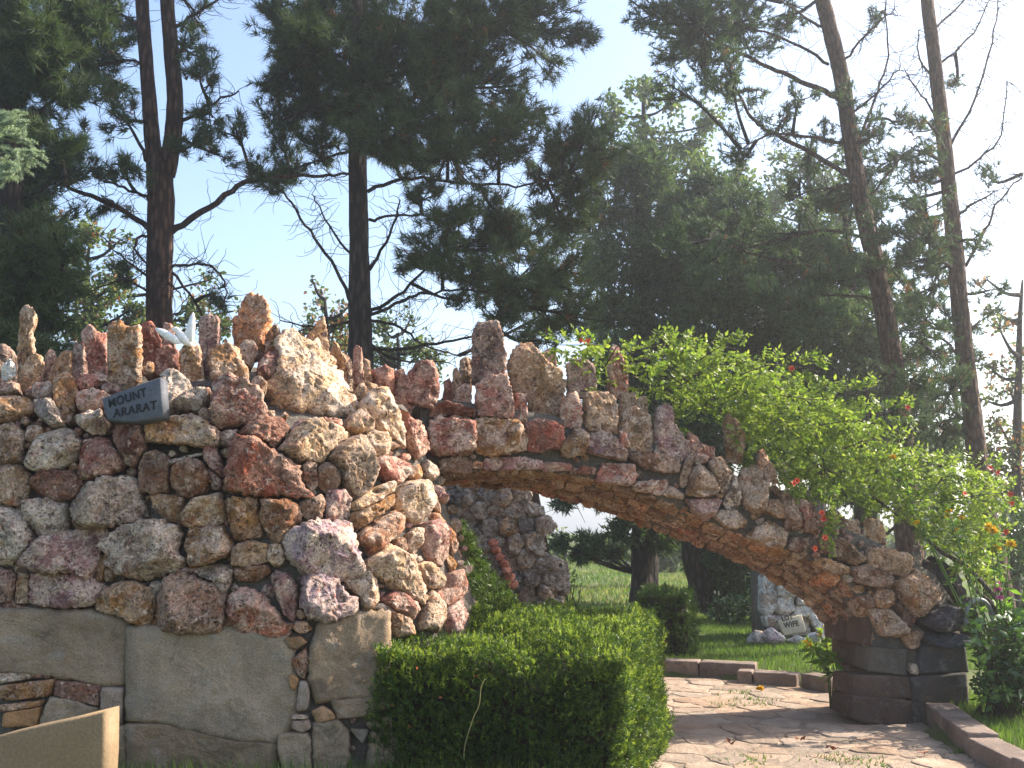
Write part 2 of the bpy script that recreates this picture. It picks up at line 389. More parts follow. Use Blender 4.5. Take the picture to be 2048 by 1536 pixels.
def blades(cen, dirs, m, length, width, spread, back=.0, droop=0):
    """m thin triangles out of every centre, scattered about its direction"""
    n = len(cen); c = np.repeat(cen, m, 0); d = np.repeat(dirs, m, 0)
    g = unit(d*(1-spread)+unit(rng.normal(size=(n*m, 3)))*spread)
    L = rng.uniform(length*.65, length*1.15, (n*m, 1))
    b = c - d*rng.uniform(0, 1, (n*m, 1))*back
    s = unit(np.cross(g, rng.normal(size=(n*m, 3))))*width*.5
    tip = b+g*L; tip[:, 2] -= droop*L[:, 0]
    V = np.stack([b-s, b+s, tip], 1).reshape(-1, 3); return V, np.arange(len(V)).reshape(-1, 3)
def leaves(cen, dirs, length, width, rnd=.8, fold=.18):
    """one pointed leaf (two folded halves) at every centre"""
    n = len(cen); g = unit(dirs+rnd*rng.normal(size=(n, 3))); L = rng.uniform(length*.7, length*1.2, (n, 1)); W = L*(width/length)
    s = unit(np.cross(g, rng.normal(size=(n, 3)))); nn = np.cross(g, s)
    a = cen; b = cen+g*L*.42+s*W*.5+nn*W*fold; c = cen+g*L; d = cen+g*L*.42-s*W*.5+nn*W*fold
    V = np.stack([a, b, c, d], 1).reshape(-1, 3); k = np.arange(n)[:, None]*4
    T = np.concatenate([k+np.array([[0, 1, 2]]), k+np.array([[0, 2, 3]])], 0); return V, T
def inside(p, poly):
    x, y = p; c = False; j = len(poly)-1
    for i in range(len(poly)):
        xi, yi = poly[i]; xj, yj = poly[j]
        if (yi > y) != (yj > y) and x < (xj-xi)*(y-yi)/(yj-yi)+xi: c = not c
        j = i
    return c
def clip_cell(P, p, q, gap):
    """the part of polygon P nearer to p than to q, less half a joint"""
    mx, my = (p[0]+q[0])/2, (p[1]+q[1])/2; nx, ny = q[0]-p[0], q[1]-p[1]; L = math.hypot(nx, ny); nx /= L; ny /= L
    o = []; f = lambda a: (a[0]-mx)*nx+(a[1]-my)*ny+gap
    for i in range(len(P)):
        a, b = P[i], P[(i+1) % len(P)]; fa, fb = f(a), f(b)
        if fa <= 0: o.append(a)
        if fa*fb < 0:
            t = fa/(fa-fb); o.append((a[0]+(b[0]-a[0])*t, a[1]+(b[1]-a[1])*t))
    return o
def cells(points, gap, reach):
    out = []
    for i, p in enumerate(points):
        P = [(p[0]-reach, p[1]-reach), (p[0]+reach, p[1]-reach), (p[0]+reach, p[1]+reach), (p[0]-reach, p[1]+reach)]
        for j, q in enumerate(points):
            if j != i and abs(q[0]-p[0]) < 2.2*reach and abs(q[1]-p[1]) < 2.2*reach:
                P = clip_cell(P, p, q, gap)
                if len(P) < 3: break
        if len(P) >= 3: out.append((i, P))
    return out
Z = 4.26667
def parse(block):
    """lines 'key x,y x,y ...' in the pixels of an enlarged crop whose origin stands on the line '@x,y'"""
    out = []; ox = oy = 0; s = Z
    for ln in block.strip().splitlines():
        ln = ln.strip()
        if not ln: continue
        if ln[0] == '@':
            ox, oy = map(float, ln[1:].split()[0].split(',')); s = float(ln.split()[1]) if len(ln.split()) > 1 else Z; continue
        w = ln.split(); k = w[0]; dep = None; i = 1
        if w[1][0] == 'y': dep = float(w[1][1:]); i = 2
        out.append((k, dep, [(ox+float(a.split(',')[0])/s, oy+float(a.split(',')[1])/s) for a in w[i:]]))
    return out
# ================================================================== ground, path, kerbs
PATH = [(.1, 3.2), (3.2, 3.2), (3.24, 7.3), (3.46, 8.9), (3.3, 9.7), (3.12, 10.35), (2.66, 11.2), (1.2, 11.62), (-2.5, 12.6), (-2.5, 10.6), (.95, 9.6), (1.25, 8.7), (.62, 6.4), (.3, 5)]
def ground_h(x, y):
    base = .10 if (y > 11.2 or x > 3.25) else 0.0
    if inside((x, y), PATH): return -.03
    if y > 11.0 and x < 3.2:                     # lawn behind the far kerb
        base = .10 + min(.35, max(0, (y-13))*.012)
    b = noise.noise((x*.35, y*.35, 1))*.04*(1 if y > 9 or x > 4 else .3)
    return base+b
def build_ground():
    xs = list(np.arange(-7, 9.01, .2)); ys = list(np.arange(1.5, 24.01, .2))
    xs = [-400, -150, -60, -30, -18, -11]+xs+[11, 14, 18, 30, 60, 150, 400]; ys = [-60, -20, -6]+ys+[26, 30, 36, 45, 60, 90, 150, 300, 700]
    V = [(x, y, ground_h(x, y) if abs(x) < 40 and y < 90 else .3) for y in ys for x in xs]; n = len(xs); T = []
    for j in range(len(ys)-1):
        for i in range(n-1):
            a = j*n+i; T += [(a, a+1, a+n+1), (a, a+n+1, a+n)]
    o = link('ground', tri_mesh('ground', V, T), 'lawn'); tag(o, 'grassy ground of the garden running back under the trees', None, None, 'structure')
build_ground()
def build_path():
    bm = bmesh.new(); bm.faces.new([bm.verts.new((x, y, .004)) for x, y in PATH]); bmesh.ops.triangulate(bm, faces=bm.faces[:])
    me = bpy.data.meshes.new('path'); bm.to_mesh(me); bm.free()
    path = link('path', me, 'path_dirt'); tag(path, 'worn flagstone path leading under the arch', None, None, 'structure')
    rs = np.random.default_rng(3); pts = []
    for j, y in enumerate(np.arange(4.2, 12.6, .27)):
        for i, x in enumerate(np.arange(-2.6, 3.6, .34)):
            pts.append((x+rs.uniform(-.16, .16)+(.17 if j % 2 else 0), y+rs.uniform(-.12, .12)))
    for i, P in cells(pts, .007, .5):
        c = (sum(p[0] for p in P)/len(P), sum(p[1] for p in P)/len(P))
        if not all(inside(p, PATH) for p in P): 
            P = [(c[0]+(p[0]-c[0])*.75, c[1]+(p[1]-c[1])*.75) for p in P]
            if not inside(c, PATH) or sum(inside(p, PATH) for p in P) < len(P)-1: continue
        # lower, dustier stones where the path is worn
        Q = resample(P, 18, rs, .012); h = rs.uniform(.0, .009); tx, ty = rs.normal(0, .010, 2)
        V = []; cc = np.array(c)
        for sc_, z in ((1, 0), (.985, .7), (.93, 1), (.5, 1.05)):
            for q in Q:
                d = (q-cc)*sc_; V.append((d[0], d[1], -.01 if z == 0 else h*z+d[0]*tx+d[1]*ty+.004*noise.noise((q[0]*9, q[1]*9, sc_*3))))
        V.append((0, 0, h)); T = []
        for r in range(3):
            for j in range(18):
                j2 = (j+1) % 18; T += [(r*18+j, r*18+j2, r*18+18+j2), (r*18+j, r*18+18+j2, r*18+18+j)]
        T += [(54+j, 54+(j+1) % 18, 72) for j in range(18)]
        f = rs.uniform(.8, 1.15); g = rs.uniform(-.02, .03)
        link('paving_stone', tri_mesh('paving_stone', V, T), 'paving', path, (c[0], c[1], .004), (.36*f+g, .27*f, .205*f-g*.5, 1))
build_path()
def slab_box(p, q, wd, z0, z1, name, mat, parent, color, bev=.012, rough=.006, side=1):
    """a hewn block along the ground line p-q, wd wide to its left (side=1) or right"""
    p = Vector((p[0], p[1], 0)); q = Vector((q[0], q[1], 0)); d = (q-p); L = d.length; d.normalize(); s = Vector((-d.y, d.x, 0))*side
    bm = bmesh.new(); nx, ny, nz = max(2, int(L/.09)), max(2, int(wd/.06)), max(2, int((z1-z0)/.06))
    bmesh.ops.create_cube(bm, size=1)
    bmesh.ops.scale(bm, vec=(L, wd, z1-z0), verts=bm.verts)
    bmesh.ops.bevel(bm, geom=bm.edges[:], offset=bev, segments=2, profile=.6, affect='EDGES')
    bmesh.ops.subdivide_edges(bm, edges=[e for e in bm.edges if e.calc_length() > .09], cuts=5, use_grid_fill=True)
    bmesh.ops.triangulate(bm, faces=bm.faces[:])
    sd = random.uniform(0, 90)
    for v in bm.verts:
        k = v.co*9+Vector((sd, 0, 0)); v.co += Vector((noise.noise(k), noise.noise(k+Vector((7, 0, 0))), noise.noise(k+Vector((0, 9, 0)))))*rough
    mid = (p+q)/2+s*(wd/2)+Vector((0, 0, (z0+z1)/2)); R3 = np.array([d, s, (0, 0, 1)])
    V = np.array([v.co[:] for v in bm.verts])@R3; T = [[v.index for v in f.verts] for f in bm.faces]
    bm.verts.index_update(); bm.free()
    return link(name, tri_mesh(name, V, T), mat, parent, mid, color)
def kerb(name, pts, wd, hts, label, side=1):
    k = bpy.data.objects.new(name, None); C.objects.link(k); k.location = (pts[0][0], pts[0][1], 0); tag(k, label, None, None, 'structure')
    for i, (a, b) in enumerate(zip(pts[:-1], pts[1:])):
        d = Vector((b[0]-a[0], b[1]-a[1])); g = d.normalized()*.007; f = random.uniform(.85, 1.1)
        slab_box((a[0]+g.x, a[1]+g.y), (b[0]-g.x, b[1]-g.y), wd, -.05, hts[i], 'kerb_stone', 'block', k, (.22*f, .165*f, .135*f, 1), .014, .008, side)
    return k
kerb('kerb', [(3.20, 3.6), (3.20, 4.5), (3.20, 5.35), (3.20, 6.15), (3.21, 6.75), (3.24, 7.45), (3.34, 8.1), (3.46, 8.72)], .22, [.15, .17, .14, .16, .14, .17, .175],
     'pink granite kerb stones along the lawn side of the path', side=-1)
kerb('kerb', [(3.14, 10.28), (2.95, 10.62)], .2, [.15], 'single pale kerb stone behind the arch foot', side=-1)
kerb('kerb', [(2.93, 10.66), (2.52, 10.86), (2.36, 10.92)], .22, [.13, .13], 'low pale kerb stones beyond the arch, beside the foot', side=-1)
kerb('kerb', [(2.62, 11.14), (2.05, 11.36), (1.62, 11.5), (.9, 11.68), (.2, 11.85), (-.6, 12.05)], .24, [.17, .17, .17, .165, .165], 'dark kerb stones edging the lawn across the path beyond the arch', side=-1)
# ================================================================== the rubble mound
def m_front(z): return 6.62+.05*z+max(0, z-2.32)*.85
def m_right(z): return -.354-.33*(z-1.32)-max(0, z-2.45)*.5
RAD = 1.35
def m_sdf(p, off=0.0):
    qx = p.x-(m_right(p.z)-RAD); qy = (m_front(p.z)+RAD)-p.y
    return math.hypot(max(qx, 0), max(qy, 0))+min(max(qx, qy), 0)-RAD+off
def m_hit(x, y):
    d = ray(x, y).normalized(); t = 5.0
    for _ in range(160):
        p = EYEP+d*t; s = m_sdf(p)
        if s < .002: break
        t += max(.003, s*.6)
        if t > 11: return None, None
    e = .02; g = Vector([m_sdf(p+a)-m_sdf(p-a) for a in (Vector((e, 0, 0)), Vector((0, e, 0)), Vector((0, 0, e)))]).normalized()
    return p, g
STAND = """
@0,560
T y7.20 165,1000 168,800 165,640 160,560 178,400 172,260 225,200 290,240 305,360 268,440 292,560 300,700 280,1000
V y7.35 -90,900 -60,600 -40,540 60,545 130,620 170,720 160,900 40,940
Z y7.0 15,860 20,730 75,670 125,710 138,810 80,860
T y7.05 160,1000 172,760 260,640 350,630 380,740 365,870 310,1000
V y7.25 365,900 375,720 390,640 430,580 470,620 500,720 510,880
O y7.1 410,900 440,760 540,600 620,600 645,800 600,900
M y7.1 615,900 628,540 710,520 722,640 738,840 700,900
P y7.35 735,860 730,640 690,460 740,380 800,390 830,440 915,450 930,660 920,860 840,880
O y7.0 925,990 937,600 915,380 1030,335 1060,390 1195,390 1207,560 1190,880 1080,960 1000,990
R y7.3 1200,820 1205,370 1300,350 1330,400 1370,500 1390,560 1370,840
R y7.15 1290,830 1340,590 1440,550 1530,600 1540,800 1400,840
P y7.5 1385,640 1395,440 1400,360 1460,365 1490,400 1500,640
O y7.0 1535,870 1540,600 1600,520 1640,510 1710,570 1738,830 1640,870
M y7.3 1745,860 1735,660 1702,500 1715,300 1780,290 1870,310 1882,600 1885,840
@400,560
H y7.45 310,700 300,560 312,360 360,300 380,140 420,100 470,120 540,130 590,220 620,360 572,450 565,700
B y7.35 560,760 556,480 640,360 700,450 690,560 680,760
T y7.75 900,640 912,470 985,400 1000,350 1060,310 1085,420 1105,660
O y7.7 1110,760 1120,620 1150,510 1200,600 1240,680 1262,900 1180,860
W y7.75 1245,960 1250,700 1290,670 1312,760 1310,960
P y7.7 1308,940 1310,580 1340,555 1380,570 1398,940
T y7.9 1392,900 1395,660 1450,690 1470,900
P y7.95 1395,960 1415,780 1520,760 1580,720 1640,750 1640,960
P y8.0 1630,1060 1620,780 1740,750 1765,880 1775,1060
P y8.0 1750,1060 1760,820 1860,690 1990,680 2040,800 2050,960 1990,1100
"""
RUBBLE = """
@0,560
O 470,870 560,810 630,850 660,960 600,1200 540,1210 490,1050
P 280,990 300,900 420,870 470,960 440,1010 340,1020
P 670,900 700,850 860,800 935,840 930,880 840,870 800,940 690,940
P 660,1060 680,980 870,950 940,990 880,1060 850,1100 690,1120
B -70,960 -20,890 150,880 170,960 80,980
O -80,1200 -60,1020 140,1000 240,1030 300,1080 260,1140 80,1210
G 300,1020 440,1020 490,1100 520,1200 560,1240 460,1260 380,1200 300,1120
W 650,1200 700,1140 860,1110 880,1160 720,1270
G 740,1280 880,1170 930,1230 900,1320 800,1320
O 1210,790 1220,700 1310,710 1310,780 1240,810
W 1380,820 1480,760 1540,820 1650,920 1560,1000 1460,1130 1420,1100 1410,900
G 1490,1080 1560,1010 1640,950 1740,930 1780,1010 1720,1090 1600,1110
@400,560
C 560,940 640,830 680,680 640,570 700,500 730,440 800,450 930,560 1000,560 1100,700 1200,820 1340,1080 1290,1160 1000,1170 720,1140 640,1060
O 80,760 90,640 240,580 330,600 350,740 410,800 390,880 250,865 120,875
G 340,580 400,520 470,540 490,640 440,740 350,720
P 115,1200 130,885 250,880 410,900 420,960 520,980 560,1180 440,1220 250,1240 150,1240
T 440,870 480,820 560,860 570,930 520,975 450,940
D 500,800 500,700 580,640 640,620 670,690 630,820 560,850
T 1310,960 1380,880 1480,900 1520,950 1430,1035 1370,1070
C 1360,1080 1460,960 1560,960 1650,1060 1720,1180 1740,1420 1600,1330 1500,1290 1400,1140
C 1270,1260 1260,1180 1350,1110 1400,1150 1490,1270 1380,1290
D 1690,1050 1800,1000 1960,1030 1980,1110 1850,1230 1760,1185 1700,1120
P 1690,1120 1760,1195 1900,1250 1950,1440 1860,1520 1750,1400 1735,1190
D 330,1330 420,1230 600,1175 690,1185 750,1260 690,1350 620,1440 560,1380
C 680,1450 760,1350 840,1230 960,1200 1100,1240 1230,1310 1240,1350 1080,1480 1030,1560 800,1530
M 760,1280 840,1190 910,1190 830,1270 790,1310
P 1020,1180 1210,1190 1210,1240 1140,1250 1030,1210
@0,840
T -80,300 -70,40 120,40 220,130 200,240 200,360 60,380
B 230,170 250,50 340,50 390,100 300,200
W 230,340 300,200 380,120 560,70 640,110 700,240 640,340 560,400 350,440 260,400
R 700,420 730,180 860,160 950,200 1060,370 1020,440 850,500 760,520
D 960,120 1000,40 1180,60 1240,130 1240,240 1160,400 1070,380 1000,220
O 1260,190 1270,30 1400,-20 1640,-40 1760,20 1880,130 1860,210 1700,230 1400,190
B 1210,600 1200,440 1240,290 1340,270 1440,330 1445,500 1440,600 1330,635
W 1430,400 1440,350 1700,280 1740,300 1540,350 1480,380
B 1470,560 1500,400 1580,345 1700,340 1780,420 1810,520 1750,620 1640,660 1540,640
M 1780,420 1830,440 1900,520 1890,600 1810,590 1815,510
P 1740,340 1760,220 1830,200 1900,380 1930,500 1840,430
M 1880,190 1900,100 2030,80 1990,180 1960,240
T -70,520 -60,390 180,390 260,480 240,640 180,730 40,700
D 270,580 300,470 430,420 640,440 730,530 700,620 620,680 420,680
T 580,415 640,360 690,405 660,435
G 620,740 760,570 900,500 1120,490 1200,560 1190,640 1260,820 1100,880 700,930 660,840
G 220,820 240,690 500,660 590,720 590,900 520,980 340,990 290,900
O 1300,640 1560,645 1570,760 1540,880 1440,860 1330,760
T 1560,880 1580,740 1690,680 1890,620 1930,860 1760,920 1640,920
O 1600,1000 1620,930 1880,905 1980,1040 1970,1140 1840,1200 1700,1240 1640,1260
M 190,1230 300,1080 420,990 660,940 900,930 900,1040 850,1200 780,1340 620,1290 400,1300
W -90,1210 -70,750 80,760 220,830 290,1000 290,1060 130,1230
G 850,1070 960,980 1160,880 1300,860 1450,880 1560,960 1500,1130 1590,1180 1540,1280 1400,1320 1200,1360 1020,1290 940,1200 960,1150
O 820,1360 830,1240 880,1150 930,1170 900,1280 870,1390
C 890,1300 940,1250 1000,1310 960,1370 900,1380
M -60,1560 -50,1260 120,1290 140,1400 90,1540
M 280,1540 280,1320 480,1300 700,1310 860,1400 860,1540 740,1590 400,1580
T 140,1560 160,1300 250,1330 255,1560
G 1280,1400 1330,1370 1400,1400 1370,1490 1300,1500
G 1660,1310 1720,1240 1980,1240 1980,1360 1920,1480 1850,1370
L 1490,1280 1600,1260 1680,1270 1620,1370 1520,1330
@440,840
R 60,480 130,160 200,155 320,190 470,280 660,390 700,560 800,660 640,660 250,640 70,600
B 700,520 710,380 760,340 810,370 830,560 780,600
B 840,560 830,420 890,360 960,380 1030,480 990,590 900,620
T 920,330 1000,220 1120,165 1220,185 1290,360 1310,480 1240,640 1150,670 1050,560 1040,440 980,370
C 1240,220 1250,100 1340,90 1440,190 1420,290 1340,340 1280,280
P 1310,380 1330,320 1480,330 1600,420 1500,560 1400,500
O 1560,410 1690,385 1720,480 1640,520
W 1735,400 1770,340 1840,400 1870,470 1800,540 1740,470
C 1110,720 1270,600 1470,520 1480,600 1230,755 1130,780
O 1110,890 1110,795 1240,765 1460,640 1480,720 1290,850 1170,940
C 1480,700 1500,600 1610,530 1720,560 1770,740 1740,830 1670,890 1550,830
H 1170,980 1280,900 1460,790 1540,880 1560,930 1380,1070 1290,1170
C 1230,1220 1320,1150 1420,1080 1520,1130 1620,1220 1680,1340 1740,1440 1720,1580 1480,1440 1260,1290
B 1480,1030 1550,1000 1590,1080 1560,1170 1500,1120
T 1600,960 1700,920 1715,1020 1660,1140 1600,1080
W 1570,1170 1670,1150 1650,1240 1600,1200
M 1725,900 1860,860 1900,980 1930,1150 1880,1240 1760,1160 1725,1040
H 1760,790 1870,805 1930,880 1890,895 1780,850
P 1480,1460 1700,1590 1640,1700 1500,1640 1360,1540
C 1720,1600 1800,1460 1880,1600 1860,1800 1700,1780
M 1900,1620 2010,1520 2060,1700 1960,1850
T 1420,1640 1600,1690 1660,1820 1500,1850
C 1650,1260 1740,1215 1830,1290 1900,1340 1880,1440 1780,1440
H 1745,600 1800,620 1870,720 1880,790 1780,730
M 1810,560 1870,560 1940,660 1920,720 1840,660
H 1930,900 1990,960 2020,1080 1980,1160 1940,1040
O 1930,1170 1990,1160 2010,1280 1960,1300
P 1800,1460 1900,1450 1960,1310 2010,1300 2020,1500 1880,1620
O 60,700 100,670 320,670 330,780 360,980 260,1010 130,1020 80,820
B 350,820 360,690 560,680 680,740 680,860 600,920 560,1010 460,1050 390,960
O 680,700 760,690 860,640 890,740 850,850 750,860 700,800
M 890,720 930,600 1060,610 1100,680 1090,840 980,870 900,850
L 550,1040 620,950 740,880 1040,870 1120,930 1160,1080 1210,1240 1200,1340 980,1360 820,1370 680,1280 580,1150
T 110,1230 120,1080 240,1030 400,1060 420,1140 400,1210 250,1250
C 400,1120 425,1060 520,1060 560,1140 540,1220 480,1260 420,1210
B 130,1260 400,1235 430,1300 300,1380 140,1360
M 440,1340 480,1290 600,1320 650,1420 655,1620 620,1720 540,1640 500,1540
@440,1176
P 150,320 70,200 80,80 200,0 300,20 420,110 480,200 540,290 630,300 520,400 350,400 190,370
L 690,100 720,-100 880,-110 1000,-60 1060,60 1170,80 1160,200 1020,250 880,290 760,260
C 1080,-20 1080,-150 1240,-160 1340,-20 1350,100 1280,160 1220,200 1180,80
W 1300,170 1350,130 1520,170 1500,200 1400,220
H 620,340 640,280 740,290 790,350 700,390
H 640,220 680,180 740,240 680,270
T 30,380 50,240 140,260 140,370 80,400
P 520,400 580,350 620,380 560,420
@0,1176
T 110,170 130,145 270,165 250,190
O 840,180 880,60 900,0 1100,-60 1290,0 1340,120 1290,320 1180,290 1000,220
B 1345,220 1380,80 1400,0 1440,-80 1560,-130 1720,-60 1850,-40 1920,60 1920,200 1900,340 1780,370 1400,350
O 1290,330 1290,260 1350,250 1380,340
B 1140,345 1150,310 1280,320 1280,345
"""
BLOCKS = """
@0,0 1
S 264,1260 400,1258 545,1263 580,1300 583,1340 592,1400 580,1440 555,1475 520,1478 440,1470 380,1455 330,1440 264,1438
S 262,1450 330,1448 400,1466 470,1482 550,1487 540,1560 262,1560
S -40,1222 180,1222 250,1242 260,1275 245,1365 200,1368 110,1350 -40,1338
S 150,1460 255,1452 256,1560 150,1560
S 20,1470 140,1455 140,1560 20,1560
@440,1176
S 850,310 1200,220 1430,220 1440,900 1200,930 980,940 830,960 790,820 770,650 790,520
T 550,430 690,410 750,460 640,530 590,510
B 610,620 740,500 755,620 720,780 660,720
T 590,760 610,720 680,770 650,870 610,850
G 650,1050 680,790 750,800 770,880 750,1030
T 780,1050 880,1000 940,1040 990,1110 830,1150
S 1000,1110 960,960 1200,935 1430,930 1440,1020 1200,1100
G 620,1190 620,1130 760,1120 790,1180 720,1230
S 795,1160 1000,1135 1090,1220 1100,1440 1040,1640 800,1640
S 1100,1200 1270,1200 1210,1330
S 510,1260 620,1235 740,1240 785,1300 785,1600 560,1640 500,1340
S 1260,1150 1480,1080 1750,1060 1750,1200 1300,1210
W 620,1070 620,1108 760,1110 760,1085
S 1290,1230 1750,1220 1750,1600 1260,1600
@0,1176
W -60,800 -60,730 280,700 300,740 270,770 60,800
P 290,755 300,720 460,740 440,765
O 20,940 20,830 480,770 440,910 120,950
D 470,910 490,790 740,810 860,840 860,1000 700,960
G 875,1040 885,845 1060,850 1060,1000 1040,1150 1000,1150 900,1030
S 350,1160 440,930 600,940 850,1020 850,1080 500,1170
O 20,1050 20,990 380,950 360,1000 100,1040
T 40,1180 60,1060 360,1010 330,1170
"""
mound = thing('rock_mound', (-2.2, 8.2, 0), 'tall rubble mound of pink and ochre stones crowned with upright jagged stones', 'rock mound')
def m_frame(poly):
    cx = sum(p[0] for p in poly)/len(poly); cy = sum(p[1] for p in poly)/len(poly)
    P, g = m_hit(cx, cy)
    if P is None: return None
    v = -(ray(cx, cy).normalized())
    if g.dot(v) < .5: g = (g*.55+v*.6).normalized()
    g = (g+v*.15+Vector((0, 0, -.05))).normalized()
    if g.z > .25:                                 # stones on the sloping crown stand steeper than the slope
        g.z = .3; g.normalize(); d = ray(cx, cy).normalized(); P = P-d*.06
    return P, g
COVER = []
def build_mound():
    # mortar core, a little inside the stones
    zs = [-.1, .3, .8, 1.3, 1.8, 2.2, 2.4, 2.6, 2.75, 2.85]; rows = []
    for z in zs:
        xr, yf = m_right(z), m_front(z); o = .035
        yf += max(0, z-2.0)*.45; row = [(-6.5, yf+o, z)]
        row += [(x, yf+o, z) for x in np.linspace(-6, xr-RAD-.02, 30)]
        for a in np.linspace(-90, 0, 22): row.append((xr-RAD+(RAD-o)*math.cos(R(a)), yf+RAD+(RAD-o)*math.sin(R(a)), z))
        row += [(xr-o-.16*(y-yf-RAD), y, z) for y in np.linspace(yf+RAD+.1, 10.2, 8)]+[(-6.5, 10.2, z)]
        rows.append(row)
    n = len(rows[0]); V = []; T = []
    for r in rows:
        for p in r:
            k = noise.fractal((p[0]*5, p[1]*5, p[2]*5), .8, 2, 3)*.035; V.append((p[0]+k, p[1]+k, p[2]))
    for i in range(len(zs)-1):
        for j in range(n-1):
            a = i*n+j; T += [(a, a+1, a+n+1), (a, a+n+1, a+n)]
    V.append((-3, 9.0, 2.95)); t = (len(zs)-1)*n
    for j in range(n-1): T.append((t+j, t+j+1, len(V)-1))
    a = Acc(); a.add(V, T); a.obj('mortar_core', 'mortar', mound)
    for k, dep, poly in parse(RUBBLE):
        COVER.append(poly); fr = m_frame(poly)
        if fr is None: continue
        P, g = fr; pts = [hit_plane(x, y, P, g) for x, y in poly]
        big = poly[0][0] > 560 and k == 'L' and len(poly) > 11
        rock('rubble_stone', pts, g, k, mound, bulge=.19 if big else None, flat=False)
    for k, dep, poly in parse(BLOCKS):
        COVER.append(poly); P, g = m_frame(poly); P = P-g*.0; pts = [hit_plane(x, y, P, g) for x, y in poly]
        rock('foundation_block', pts, g, k, mound, bulge=.05, mat='block' if k in 'SGT' else 'rock', flat=True, rough=1.5)
    for k, dep, poly in parse(STAND):
        wd = max(p[0] for p in poly)-min(p[0] for p in poly)
        rs = np.random.default_rng(int(abs(poly[0][0]*7))); yaw = rs.uniform(-.45, .35)
        nrm = Vector((math.sin(yaw), -math.cos(yaw), 0)); P = at(sum(p[0] for p in poly)/len(poly), sum(p[1] for p in poly)/len(poly), dep)
        pts = [hit_plane(x, y, P, nrm) for x, y in poly]
        th = float(np.clip(wd*dep/F_PX*.55, .05, .17))
        rock('standing_stone', pts, nrm, k, mound, thick=th, mat='rock_white' if k == 'Z' else 'rock', tilt=.5, rough=.9)
    # chinking: small stones pressed into the joints
    rs = np.random.default_rng(21); small = []
    for _ in range(5200):
        x = rs.uniform(-30, 930); y = rs.uniform(770, 1500); r = rs.uniform(6, 15)
        if len(small) > 190: break
        if (y > 1215 and rs.random() < .6) or (x > 790 and y > 1200): continue
        if any(inside((x, y), c) for c in COVER): continue
        ok = True
        for a in range(6):
            if any(inside((x+math.cos(a)*r*.75, y+math.sin(a)*r*.75), c) for c in COVER): ok = False; break
        if not ok or any((x-q[0])**2+(y-q[1])**2 < (r+q[2])**2*.8 for q in small): continue
        k = rs.choice(list('PPTOBMGCW')); m = rs.integers(5, 8); a0 = rs.uniform(0, 6)
        poly = [(x+math.cos(a0+i*6.283/m)*r*rs.uniform(.8, 1.25), y-math.sin(a0+i*6.283/m)*r*rs.uniform(.7, 1.15)) for i in range(m)]
        fr = m_frame(poly)
        if fr is None or fr[0].y > 8.6: continue
        P, g = fr; P = P-g*.03; small.append((x, y, r))
        rock('chinking_stone', [hit_plane(a, b, P, g) for a, b in poly], g, k, mound, bulge=.03, detail=.9)
    # the side that runs back under the arch
    for z in np.arange(.12, 2.2, .21):
        y = m_front(z)+RAD*.96+rs.uniform(0, .1)
        while y < 10:
            ln = rs.uniform(.17, .32); xr = m_right(z); h = .095
            pts = [Vector((m_right(z+b*h)-.05-.16*(y+ln*(.5+a*.5)-m_front(z)-RAD), y+ln*(.5+a*.5), z+b*h)) for a, b in ((-1, -.8), (0, -1), (1, -.9), (1.02, 0), (.9, .9), (0, 1), (-.95, .85), (-1, 0))]
            rock('rubble_stone', pts, Vector((1, .12, .25)), rs.choice(list('PTCHOMPB')), mound, bulge=.03, detail=.7, grow=1.02); y += ln
    # unseen top: a few low stones bedded behind the standing row
    for i in range(26):
        x = rs.uniform(-4.4, -1.2); y = rs.uniform(7.5, 9.6); s = rs.uniform(.10, .2); z = 2.85+.1*rs.random()
        pts = [Vector((x+math.cos(a)*s*rs.uniform(.7, 1.2), y+math.sin(a)*s*rs.uniform(.7, 1.2), z)) for a in np.linspace(0, 5.4, 7)]
        rock('rubble_stone', pts, Vector((0, 0, 1)), rs.choice(list('PTOB')), mound, bulge=.12, detail=.6)
build_mound()
# ================================================================== the half arch
AP0 = Vector((-.75, 8.02, 0)); AP1 = Vector((3.6, 8.86, 0)); AD = (AP1-AP0).normalized(); AN = Vector((AD.y, -AD.x, 0)).normalized()  # AN faces the camera
THK = .78
def arch_pt(x, y, back=0.0): return hit_plane(x, y, AP0-AN*back, AN)
LOW_F = [(840, 952), (900, 946), (1000, 940), (1100, 943), (1200, 960), (1300, 988), (1400, 1036), (1500, 1078), (1600, 1108), (1680, 1152), (1728, 1205), (1748, 1262), (1742, 1300), (1738, 1345), (1730, 1440)]
LOW_R = [(835, 962), (880, 966), (980, 970), (1080, 985), (1175, 1010), (1270, 1045), (1370, 1078), (1460, 1115), (1545, 1158), (1612, 1205), (1655, 1255), (1682, 1300), (1692, 1335), (1696, 1365), (1698, 1412)]
TOP_F = [(840, 800), (900, 800), (1000, 815), (1100, 830), (1200, 860), (1300, 885), (1400, 925), (1500, 962), (1600, 1010), (1700, 1062), (1800, 1105), (1870, 1150), (1905, 1200), (1925, 1290), (1932, 1440)]
